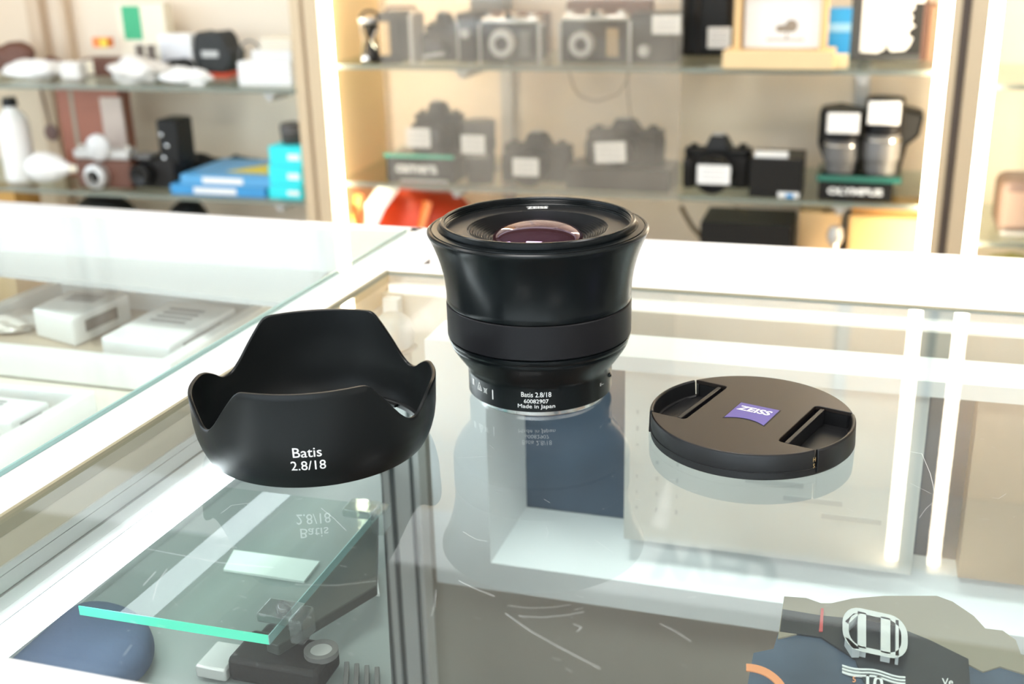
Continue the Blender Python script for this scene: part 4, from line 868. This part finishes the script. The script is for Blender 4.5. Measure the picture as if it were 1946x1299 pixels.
mb.add([(x*w_, -0.0016, z_*h_) for x, z_ in ((0.5, 0.07), (0.5, 0.60), (0.36, 0.60), (0.37, 0.54), (0.30, 0.50), (0.36, 0.46), (0.33, 0.40), (0.40, 0.36), (0.33, 0.33), (0.30, 0.27), (0.38, 0.24), (0.34, 0.16), (0.28, 0.11), (0.10, 0.10), (0.06, 0.12), (0.03, 0.22), (0.0, 0.12), (-0.10, 0.08), (-0.34, 0.09), (-0.34, 0.07))], [list(range(20))])
mb.build('ink_shapes', 'black', pp, smooth=False)
g_ = 'brown books on the upper shelf'
box_thing('book', 'dark brown book standing right beside the white poster', 'book', 1748, 1762, 8, 116, ZU, 'brown', 0.10)
box_thing('book', 'lighter brown book at the right end of the upper shelf', 'book', 1764, 1780, 12, 116, ZU, mat('light_brown_cover', (0.34, 0.18, 0.10), 0.5), 0.10)
# lower shelf of the middle cabinet
t, w_, h_ = box_thing('camera_carton', 'black camera carton with white lettering left on the lower shelf', 'box', 735, 862, 300, 352, ZLw, 'black', 0.10)
mb = MB(); lettering(mb, 'camera', lambda x, y: Vector((x-w_*0.05, -0.0006, h_*0.55+y)), width=w_*0.62, height=h_*0.34, bold=0.04); mb.build('lettering', 'ink', t, smooth=False)
MB().bx(-w_*0.30, w_*0.42, -0.0006, 0.0, h_*0.03, h_*0.16).build('lower_print', 'silver', t, smooth=False)
zc_top = ZLw+h_+0.0006
p = UV(*spot(735, 862, 300, 352, ZLw)[:1], 0)
u0_, u1_, v_, _ = spot(735, 862, 300, 352, ZLw)
gs = box_uv(u0_-0.002, u1_+0.002, v_-0.003, v_+0.10, zc_top, zc_top+0.006).build('glass_plate', 'shelfglass', smooth=False); tag(gs, 'small glass plate on top of the black camera carton at the left', 'glass plate')
e = box_uv(u0_-0.002, u1_+0.002, v_-0.0035, v_-0.003, zc_top, zc_top+0.006).build('plate_edge', 'teal', gs, smooth=False)
slr('black camera with white tag on the glass plate above the lettered carton', 770, 860, 200, 292, zc_top+0.0062, v=v_+0.0, tagr=(-0.22, 0.34, 0.52, 0.40, 0.0), lens_len=0.035)
def lens_stand(label, x0, x1, y0, y1, z, v=None, m='black', tagr=None, metal=True):
    t, w_, h_ = at('used_lens', label, 'lens', x0, x1, y0, y1, z, v); R = w_/2
    MB().lathe([(0, 0), (R*0.80, 0), (R*0.82, h_*0.04), (R*0.84, h_*0.16), (R*0.95, h_*0.18), (R*0.95, h_*0.42), (R*0.90, h_*0.44), (R*0.90, h_*0.52)], 48, (0, R, 0)).build('lower_barrel', m, t)
    MB().lathe([(R*0.90, h_*0.52), (R, h_*0.54), (R, h_*0.72), (R*0.96, h_*0.74)], 48, (0, R, 0)).build('grip_ring', 'rubber', t)
    MB().lathe([(R*0.96, h_*0.74), (R, h_*0.78), (R, h_*0.97), (R*0.96, h_), (0, h_)], 48, (0, R, 0)).build('front_barrel', 'black', t)
    if metal: MB().ring([(R*0.93, h_*0.44), (R*0.97, h_*0.44), (R*0.97, h_*0.47), (R*0.93, h_*0.47)], 48, (0, R, 0)).build('silver_ring', 'chrome', t)
    if tagr: tx, tz, tw, th, tt = tagr; price_tag(t, tx*w_, -0.0015, tz*h_, tw*w_, th*h_, tt)
    return t
lens_stand('black lens with white tag between two tagged cameras, lower shelf', 872, 932, 234, 352, ZLw, tagr=(-0.03, 0.66, 0.75, 0.30, 0.0))
slr('small wide black camera with white tag just left of the black plinth', 938, 1068, 262, 362, ZLw, tagr=(-0.02, 0.42, 0.38, 0.36, 0.0), lensr=0.36, lens_len=0.05)
t, w_, h_ = box_thing('display_plinth', 'low black plinth under the tagged camera on the lower shelf', 'plinth', 1075, 1272, 322, 372, ZLw, mat('smoky_black', (0.05, 0.047, 0.045), 0.35), 0.10)
u0_, u1_, v_, _ = spot(1075, 1272, 322, 372, ZLw)
slr('black camera with tilted white tag standing on the low black plinth', 1102, 1250, 234, 328, ZLw+h_+0.001, v=v_+0.002, tagr=(-0.10, 0.36, 0.40, 0.46, -0.06), lens_len=0.04)
slr('black camera with a large lens cap tag right of the sliding glass door', 1287, 1420, 270, 374, ZLw, tagr=(0.03, 0.40, 0.47, 0.36, 0.0), lensr=0.40, lens_len=0.06)
t, w_, h_ = box_thing('camera_carton', 'plain black carton with small blue mark at its lower corner', 'box', 1424, 1524, 302, 376, ZLw, 'black', 0.09)
MB().bx(-w_*0.43, w_*0.20, 0.01, 0.03, h_, h_+0.008).build('top_label', 'tag', t, smooth=False)
MB().bx(w_*0.06, w_*0.46, -0.0008, 0.0, 0.001, h_*0.16).build('corner_label', 'ink', t, smooth=False); MB().bx(w_*0.22, w_*0.36, -0.0012, -0.0008, 0.001, h_*0.12).build('blue_mark', 'blue', t, smooth=False)
t, w_, h_ = box_thing('display_stand', 'black stand with white lettering under two tagged lenses', 'display stand', 1554, 1696, 346, 394, ZLw, 'black', 0.09)
t.name = 'display_stand'
mb = MB(); lettering(mb, 'OLYMPUS', lambda x, y: Vector((x, -0.0006, h_*0.50+y)), width=w_*0.74, height=h_*0.36, bold=0.05); mb.build('lettering', 'ink', t, smooth=False)
t['label'] = 'black stand with bold white lettering under two tagged lenses'
u0_, u1_, v_, _ = spot(1554, 1696, 346, 394, ZLw); zs_ = ZLw+h_+0.0008
gs = MB(); addq(gs, u0_-0.004, u1_+0.012, v_-0.004, v_+0.10, zs_, zs_+0.010); gs = gs.build('glass_plate', 'shelfglass', smooth=False); tag(gs, 'green edged glass plate on the lettered black stand', 'glass plate')
box_uv(u0_-0.004, u1_+0.012, v_-0.0046, v_-0.004, zs_, zs_+0.010).build('plate_edge', mat('deep_green_edge', (0.03, 0.16, 0.12), 0.3), gs, smooth=False)
lens_stand('shorter grey lens with white tag, left one on the lettered stand', 1563, 1634, 215, 332, zs_+0.0102, v=v_+0.006, m='grey', tagr=(0.02, 0.84, 0.86, 0.33, 0.0))
lens_stand('taller grey lens with white tag, right one on the lettered stand', 1640, 1716, 190, 330, zs_+0.0102, v=v_+0.006, m='grey', tagr=(-0.02, 0.83, 0.80, 0.30, 0.0))
# black bag draped behind the lenses
t, w_, h_ = at('lens_bag', 'black cloth lens bag behind the two tagged lenses', 'bag', 1552, 1750, 200, 392, ZLw, v=VF+0.165)
pts = [(-0.50, 0.50), (-0.50, 0.93), (-0.30, 0.97), (-0.05, 0.90), (0.0, 1.04), (0.28, 1.06), (0.30, 0.96), (0.50, 0.90), (0.47, 0.62), (0.36, 0.50), (0.30, 0.05), (0.24, 0.0), (-0.30, 0.0), (-0.42, 0.25)]
MB().prism([(x*w_, z_*h_) for x, z_ in pts], 0, 0.06, lambda x, y, z_: (x, 0.06-z_, y)).build('body', 'black', t, bevel=0.006)
# below the lower shelf
ZD = -0.4515
def deckbox(*a, **k): return box_thing(*a, **k)
t, w_, h_ = at('duffel_bag', 'red and white shoulder bag on the bottom deck at the left', 'bag', 668, 880, 352, 470, ZD, v=VF+0.05)
h_ = -0.258-ZD
MB().blob((0, 0.09, 0), w_*0.48, 0.085, h_/1.85, 0.04, 3).build('body', 'red', t, ang=80)
mb = MB(); mb.tube([(-w_*0.34, -0.02, h_*0.1), (-w_*0.31, -0.025, h_*0.5), (-w_*0.26, -0.01, h_*0.8), (-w_*0.2, 0.03, h_*0.95)], 0.028, 10, 0.3); mb.build('white_panel', 'paper', t)
mb = MB(); mb.tube([(w_*0.05, -0.012, h_*0.1), (w_*0.12, -0.012, h_*0.5), (w_*0.18, 0.01, h_*0.85)], 0.014, 8, 0.4); mb.build('orange_strap', 'orange', t)
mb = MB(); mb.tube([(-w_*0.50, -0.025, h_*0.15), (-w_*0.44, -0.03, h_*0.55), (-w_*0.42, 0.0, h_*0.9)], 0.011, 8, 0.4); mb.tube([(-w_*0.40, -0.035, h_*0.85), (-w_*0.33, -0.042, h_*0.5), (-w_*0.30, -0.045, h_*0.2)], 0.008, 8, 0.5); mb.build('orange_piping', 'orange', t)
t, w_, h_ = box_thing('laptop_case', 'flat black case with red lower edge on the bottom deck', 'case', 1330, 1504, 426, 480, ZD, 'black', 0.12, v=VF+0.06)
MB().bx(-w_*0.5, w_*0.1, -0.002, 0.0, h_*0.20, h_*0.42).build('red_edge', 'red', t, smooth=False)
p0 = [(1294, 392), (1303, 410), (1315, 430), (1335, 452)]; strap('brown leather strap slanting down under the shelf left of the black case', p0, VF+0.12, 'leather_strap', 0.010)
strap('dark cable slanting above the flat black case', [(1396, 390), (1420, 405), (1442, 428)], VF+0.14, 'cable', 0.002)
box_thing('kraft_carton', 'dull tan carton behind the silver tripod on the bottom deck', 'box', 1516, 1596, 404, 480, ZD, 'tan', 0.10, v=VF+0.10)
t, w_, h_ = box_thing('kraft_roll', 'bright tan cardboard package right of the silver tripod', 'package', 1612, 1762, 414, 480, ZD, mat('bright_kraft', (0.80, 0.52, 0.22), 0.6), 0.08, v=VF+0.09, rz=-0.05)
MB().bx(-w_*0.49, w_*0.5, 0.02, 0.10, h_+0.0005, h_+0.016).build('lid_flap', mat('orange_kraft', (0.62, 0.33, 0.11), 0.6), t, smooth=False)
t, w_, h_ = at('mini_tripod', 'small silver and grey tripod under the lower shelf', 'tripod', 1562, 1612, 400, 490, ZD, v=VF+0.05)
h_ = -0.30-ZD; mb = MB()
for a in (0, 2.1, 4.2): mb.tube([(0, 0.02, h_*0.45), (0.028*math.cos(a), 0.02+0.028*math.sin(a), 0.0)], 0.004, 8)
mb.build('legs', 'chrome', t); MB().tube([(0, 0.02, h_*0.4), (0, 0.02, h_*0.85)], 0.006, 10).build('column', 'chrome', t)
MB().lathe([(0, h_*0.8), (0.012, h_*0.82), (0.014, h_*0.9), (0.010, h_), (0, h_)], 24, (0, 0.02, 0)).build('ball_head', 'silver', t)
MB().box(-0.02, 0.01, h_*0.35, 0.03, 0.02, 0.03).build('clamp', 'grey', t, bevel=0.003)
# right neighbour cabinet
t, w_, h_ = box_thing('brown_device', 'rounded brown device on the shelf at the right edge of the photo', 'device', 1898, 1990, 345, 428, -0.30, mat('taupe_brown_plastic', (0.16, 0.11, 0.09), 0.5), 0.10, v=VF+0.06, bevel=0.015)
MB().bx(-w_*0.38, w_*0.45, -0.001, 0.001, h_*0.18, h_*0.80).build('front_face', mat('dusty_brown_face', (0.30, 0.22, 0.18), 0.5), t, smooth=False); MB().bx(-w_*0.40, w_*0.45, -0.003, 0.0, h_*0.02, h_*0.10).build('metal_lip', 'silver', t, smooth=False)
t, w_, h_ = at('cushion', 'olive green cushion under the shelf at the right edge', 'cushion', 1860, 2000, 440, 560, ZD, v=VF+0.06); MB().blob((0, 0.08, 0), w_*0.55, 0.07, 0.055, 0.05, 11).build('body', 'olive', t, ang=80)

# ------------------------------------------------------------------ left cabinet: upper shelf
def blobt(name, label, cat, x0, x1, y0, y1, z, m, seed, d=0.05, amp=0.15, v=None):
    t, w_, h_ = at(name, label, cat, x0, x1, y0, y1, z, v)
    MB().blob((0, d, 0), w_/2, d, h_/1.8, amp, seed).build('body', m, t, ang=80); return t, w_, h_
blobt('leather_pouch', 'dark brown leather pouch at the left end of the upper left shelf', 'pouch', -30, 42, 84, 122, ZUL, 'brown', 2, 0.03, v=VF+0.16)
blobt('paper_bundle', 'bundle of crumpled white papers at the left of the upper left shelf', 'papers', -20, 92, 118, 152, ZUL, 'paper', 5, 0.05, v=VF+0.085)
blobt('leather_purse', 'small dark brown purse behind the crumpled papers', 'purse', 62, 108, 112, 132, ZUL, 'brown', 8, 0.02, v=VF+0.19)
t, w_, h_ = box_thing('small_jar', 'small pale glass jar between the papers and the brown case', 'jar', 112, 150, 118, 153, ZUL, 'bagp', 0.03, bevel=0.006)
t, w_, h_ = box_thing('leather_box', 'low reddish brown leather box on the upper left shelf', 'box', 158, 262, 112, 152, ZUL, 'brown', 0.05, v=VF+0.16)
MB().bx(-w_*0.45, -w_*0.30, -0.001, 0.0, h_*0.1, h_*0.9).build('pale_strap', 'cream', t, smooth=False)
blobt('plastic_bag', 'crumpled clear plastic bag hanging over the shelf edge', 'plastic bag', 190, 292, 112, 166, ZUL, 'bagp', 4, 0.04, 0.2, v=VF+0.045)
blobt('tissue_sheet', 'crumpled white tissue paper in front of the black lens pouch', 'tissue', 292, 385, 132, 168, ZUL, 'paper', 12, 0.03, 0.22, v=VF+0.045)
t, w_, h_ = box_thing('toy_block', 'small orange and yellow block on the low leather box', 'block', 180, 210, 106, 121, ZUL+0.055, 'orange', 0.02, v=VF+0.19); MB().bx(0, w_*0.45, -0.001, 0, 0.001, h_*0.9).build('yellow_side', 'yellowp', t, smooth=False)
t, w_, h_ = box_thing('film_box', 'green and cream film box standing at the back of the upper left shelf', 'box', 226, 316, 6, 122, ZUL, 'cream', 0.03, v=VF+0.22)
MB().bx(-w_*0.38, w_*0.0, -0.001, 0, h_*0.48, h_*0.96).build('green_panel', 'green', t, smooth=False)
t, w_, h_ = box_thing('white_carton', 'white carton with grey outline left of the black lens pouch', 'box', 303, 364, 66, 126, ZUL, 'paper', 0.04, v=VF+0.17)
MB().bx(-w_*0.45, w_*0.42, -0.001, 0, h_*0.08, h_*0.92).build('printed_face', mat('grey_white_print', (0.76, 0.76, 0.78), 0.5), t, smooth=False)
t, w_, h_ = at('binoculars', 'small grey binoculars behind the plastic bag', 'binoculars', 246, 288, 88, 132, ZUL, v=VF+0.12)
for sx in (-1, 1): MB().lathe([(0, 0), (w_*0.20, 0), (w_*0.22, h_*0.3), (w_*0.16, h_*0.8), (w_*0.18, h_), (0, h_)], 24, (sx*w_*0.26, 0.02, 0)).build('barrel', mat('grey_brown_plastic', (0.16, 0.13, 0.11), 0.5), t)
MB().box(0, 0.02, h_*0.4, w_*0.3, 0.01, h_*0.25).build('bridge', 'grey', t, bevel=0.002)
blobt('black_strap', 'coiled black strap left of the black lens pouch', 'strap', 300, 360, 112, 142, ZUL, 'black', 15, 0.020, 0.12, v=VF+0.13)
t, w_, h_ = at('lens_pouch', 'black lens pouch with white woven label and red base', 'pouch', 366, 440, 60, 147, ZUL)
pts = [(-0.42, 0.10), (-0.50, 0.55), (-0.44, 0.88), (-0.36, 1.0), (-0.22, 0.96), (0.0, 0.97), (0.20, 1.0), (0.32, 0.86), (0.38, 0.62), (0.50, 0.56), (0.46, 0.30), (0.30, 0.08)]
MB().prism([(x*w_, z_*h_) for x, z_ in pts], 0, 0.06, lambda x, y, z_: (x, 0.06-z_, y)).build('body', mat('black_neoprene', (0.035, 0.037, 0.037), 0.8), t, bevel=0.008)
MB().bx(-w_*0.26, w_*0.16, -0.001, 0.001, h_*0.44, h_*0.58).build('woven_label', 'silver', t, smooth=False)
MB().bx(-w_*0.20, w_*0.34, 0.004, 0.055, 0.0, h_*0.10).build('red_base', 'red', t, bevel=0.002)
g_ = None
for i, (a, b, y0, y1, m_, lab) in enumerate(((452, 552, 118, 154, 'paper', 'bottom white booklet stack at the right end of the upper left shelf'), (478, 553, 98, 118, 'paper', 'white folded leaflets on the white booklet stack'), (494, 553, 74, 98, 'cream', 'cream leaflets topmost on the white stack'))):
    zb_ = ZUL if i == 0 else zt_prev
    t, w_, h_ = box_thing('leaflet_stack', lab, 'papers', a, b, y0, y1, zb_, m_, 0.06, v=VF+0.06); zt_prev = zb_+h_+0.0008
    mb = MB()
    for k in range(4): mb.bx(-w_*0.5-0.0006, w_*0.5+0.0004, -0.0008, 0, h_*(0.15+0.22*k), h_*(0.15+0.22*k)+0.001)
    mb.build('page_lines', 'tagprint', t, smooth=False)
t, w_, h_ = at('cable_coil', 'thin grey cable loop behind the white leaflets', 'cable', 455, 500, 76, 150, ZUL, v=VF+0.16)
MB().tube([(w_*0.5*math.cos(a), 0, h_*0.5+h_*0.48*math.sin(a)) for a in [2*PI*i/24 for i in range(25)]], 0.002, 8).build('loop', 'grey', t)
# left cabinet: lower shelf
t, w_, h_ = at('spray_bottle', 'white plastic bottle with black nozzle at the left edge', 'bottle', -14, 34, 190, 345, ZLL)
MB().lathe([(0, 0), (w_*0.48, 0), (w_*0.5, h_*0.03), (w_*0.5, h_*0.66), (w_*0.46, h_*0.76), (w_*0.22, h_*0.86), (w_*0.2, h_*0.9), (0, h_*0.9)], 40, (0, w_*0.5, 0)).build('body', 'paper', t)
MB().lathe([(0, h_*0.9), (w_*0.25, h_*0.9), (w_*0.22, h_), (0, h_)], 24, (0, w_*0.5, 0)).build('nozzle', 'black', t)
t, w_, h_ = at('hair_dryer', 'white hand blower lying beside the white bottle', 'blower', 16, 132, 296, 360, ZLL)
MB().lathe([(0, -0.045), (h_*0.30, -0.04), (h_*0.46, -0.02), (h_*0.48, 0.0), (h_*0.40, 0.025), (h_*0.22, 0.045), (h_*0.13, 0.06), (0, 0.06)], 32, (-w_*0.12, 0.05, h_*0.48), 'x').build('housing', 'paper', t)
MB().tube([(w_*0.20, 0.05, h_*0.45), (w_*0.5, 0.05, h_*0.50)], [h_*0.14, h_*0.10], 12).build('nozzle', 'cream', t)
t, w_, h_ = at('hanging_badge', 'round brown hanging disc on a thin strap against the back panel', 'pendant', 82, 116, 165, 282, ZLL, v=VF+0.235)
ub, zb = V(98, 252, VF+0.235); lo_ = UV(ub, VF+0.235, 0)
t.location = (lo_.x, lo_.y, zb)
MB().lathe([(0, 0.004), (0.010, 0.005), (0.017, 0.003), (0.019, 0.0), (0.017, -0.003), (0, -0.003)], 40, (0, 0, 0), 'y').build('disc', mat('mauve_brown', (0.20, 0.12, 0.11), 0.5), t)
MB().tube([(0, 0, 0.018), (-0.004, 0, 0.05), (-0.010, 0, 0.095)], 0.0024, 8).build('strap', 'brown', t)
t, w_, h_ = box_thing('photo_album', 'tall reddish brown leather album with yellow mark on the lower left shelf', 'album', 118, 236, 170, 355, ZLL, mat('red_brown_leather', (0.30, 0.11, 0.07), 0.5, bump=0.2, vs=90), 0.04, v=VF+0.14)
MB().bx(w_*0.30, w_*0.40, -0.001, 0, h_*0.50, h_*0.68).build('yellow_mark', 'yellowp', t, smooth=False)
MB().bx(-w_*0.28, -w_*0.22, -0.001, 0, h_*0.02, h_*0.98).build('spine_groove', 'taupe', t, smooth=False)
box_thing('grey_folder', 'pale grey folder leaning at the right of the brown album', 'folder', 200, 240, 186, 350, ZLL, mat('pinkish_grey_board', (0.50, 0.41, 0.36), 0.6), 0.006, v=VF+0.12)
t, w_, h_ = at('vintage_camera', 'old silver and brown camera with round white flash on the lower left shelf', 'camera', 132, 236, 285, 362, ZLL)
MB().bx(-w_/2, w_/2, 0.02, 0.06, 0, h_*0.72).build('body', 'brown', t, bevel=0.005)
MB().bx(-w_/2, w_/2, 0.018, 0.058, h_*0.72, h_*0.95).build('top_plate', 'silver', t, bevel=0.004)
MB().ring([(w_*0.09, 0), (w_*0.19, 0), (w_*0.19, 0.018), (w_*0.11, 0.022)], 40, (-w_*0.08, 0.02, h_*0.32), 'y').build('lens_ring', 'silver', t)
MB().lathe([(0, 0.012), (w_*0.10, 0.010), (w_*0.10, 0), (0, 0)], 32, (-w_*0.08, 0.02, h_*0.32), 'y').build('lens', 'black', t)
MB().lathe([(0, 0.012), (w_*0.13, 0.010), (w_*0.20, 0.004), (w_*0.21, -0.004), (w_*0.12, -0.012), (0, -0.012)], 40, (0.0, 0.015, h_*1.02), 'y').build('flash_reflector', 'creamglass', t)
for x in (-0.42, 0.40): MB().lathe([(0, 0), (w_*0.07, 0), (w_*0.07, 0.008), (0, 0.009)], 20, (w_*x, 0.04, h_*0.95)).build('knob', 'chrome', t)
t, w_, h_ = at('video_camera', 'tall dark video camera with silver studs right of the old silver camera', 'video camera', 244, 328, 232, 362, ZLL)
MB().bx(-w_*0.45, w_*0.35, 0.02, 0.09, 0, h_*0.42).build('body', 'black2', t, bevel=0.006)
MB().bx(0.0, w_*0.48, 0.03, 0.09, h_*0.30, h_).build('battery_grip', 'black', t, bevel=0.006)
MB().lathe([(0, 0.0), (w_*0.20, 0), (w_*0.22, 0.03), (w_*0.18, 0.034), (0, 0.028)], 32, (-w_*0.25, 0.02, h_*0.22), 'y').build('lens', 'black', t)
mb = MB()
for x, z_ in ((0.22, 0.62), (0.12, 0.44), (0.12, 0.78)): mb.lathe([(0, 0.003), (0.004, 0.001), (0.0045, -0.003), (0, -0.003)], 16, (w_*x, 0.028, h_*z_), 'y')
mb.build('studs', 'chrome', t)
MB().bx(-w_*0.45, -w_*0.1, 0.01, 0.05, h_*0.43, h_*0.50).build('top_handle', 'grey', t, bevel=0.003)
t, w_, h_ = at('black_cable', 'tangled black cables behind the blue magazines', 'cable', 330, 482, 296, 330, ZLL, v=VF+0.20)
mb = MB(); rc2 = random.Random(9)
for k in range(5):
    pts = [(w_*(-0.5+i/14)+0.006*math.sin(i*1.3+k), 0.01*k+0.01*math.cos(i+k), max(0.004, h_*(0.25+0.55*abs(math.sin(i*0.45+k*0.9))))) for i in range(15)]; mb.tube(pts, 0.0048, 8)
mb.build('cords', 'black', t)
for i, (a, b, y0, y1, m_, lab) in enumerate(((326, 505, 366, 383, mat('mid_blue_cover', (0.05, 0.30, 0.62), 0.35), 'bottom blue magazine of the stack on the lower left shelf'), (345, 515, 350, 366, mat('sky_blue_cover', (0.10, 0.36, 0.66), 0.35), 'upper blue magazine of the stack with yellow cover picture'))):
    zb_ = ZLL if i == 0 else zt_prev
    t, w_, h_ = box_thing('magazine', lab, 'magazine', a, b, y0, y1, zb_, m_, 0.17, v=VF+0.03); zt_prev = zb_+h_+0.0008
    MB().bx(-w_*0.25, w_*0.20, -0.0008, 0, h_*0.2, h_*0.8).build('spine_title', 'ink', t, smooth=False)
    if i == 1:
        mb = MB(); mb.prism([(-w_*0.10, 0.04), (w_*0.42, 0.03), (w_*0.46, 0.12), (w_*0.18, 0.13)], h_, h_+0.0005); mb.build('cover_picture', 'yellowp', t, smooth=False)
zb_ = ZLL
for i, (y0, y1, lab) in enumerate(((352, 388, 'bottom cyan carton of the three stacked on the lower left shelf'), (316, 352, 'middle cyan carton of the stack of three'), (279, 316, 'top cyan carton of the stack, under the black lens'))):
    t, w_, h_ = box_thing('cyan_carton', lab, 'box', 511, 573, y0, y1, zb_, 'cyan', 0.08, v=VF+0.03, group='stacked cyan cartons'); zb_ = zb_+h_+0.0005
    MB().bx(w_*0.08, w_*0.44, -0.0008, 0, h_*0.30, h_*0.62).build('white_print', 'ink', t, smooth=False)
lens_t, w_, h_ = at('small_lens', 'short dark lens standing on the cyan cartons', 'lens', 524, 568, 238, 280, zb_, v=VF+0.045)
MB().lathe([(0, 0), (w_*0.42, 0), (w_*0.46, h_*0.1), (w_*0.5, h_*0.9), (w_*0.46, h_), (0, h_)], 36, (0, w_*0.5, 0)).build('barrel', mat('brown_black_plastic', (0.06, 0.05, 0.045), 0.45), lens_t)
MB().ring([(w_*0.47, h_*0.6), (w_*0.51, h_*0.6), (w_*0.51, h_*0.7), (w_*0.47, h_*0.7)], 36, (0, w_*0.5, 0)).build('ring', 'grey', lens_t)
# bottom deck of the left cabinet (only tops show)
for (a, b, y0, m_, lab, s_) in ((108, 232, 368, 'black', 'dark bag under the lower left shelf below the old camera', 21), (290, 366, 378, 'black', 'small dark bag under the lower left shelf below the magazines', 22)):
    t, w_, h_ = at('dark_bag', lab, 'bag', a, b, y0, 460, ZD, v=VF+0.10); hh_ = min(h_, ZLL-0.012-ZD)
    MB().blob((0, 0.06, 0), w_/2, 0.05, hh_/1.95, 0.03, s_).build('body', m_, t, ang=80)
t, w_, h_ = box_thing('amber_carton', 'amber brown carton at the far left below the lower left shelf', 'box', -60, 34, 362, 460, ZD, mat('amber_board', (0.55, 0.30, 0.08), 0.6), 0.08, v=VF+0.06)
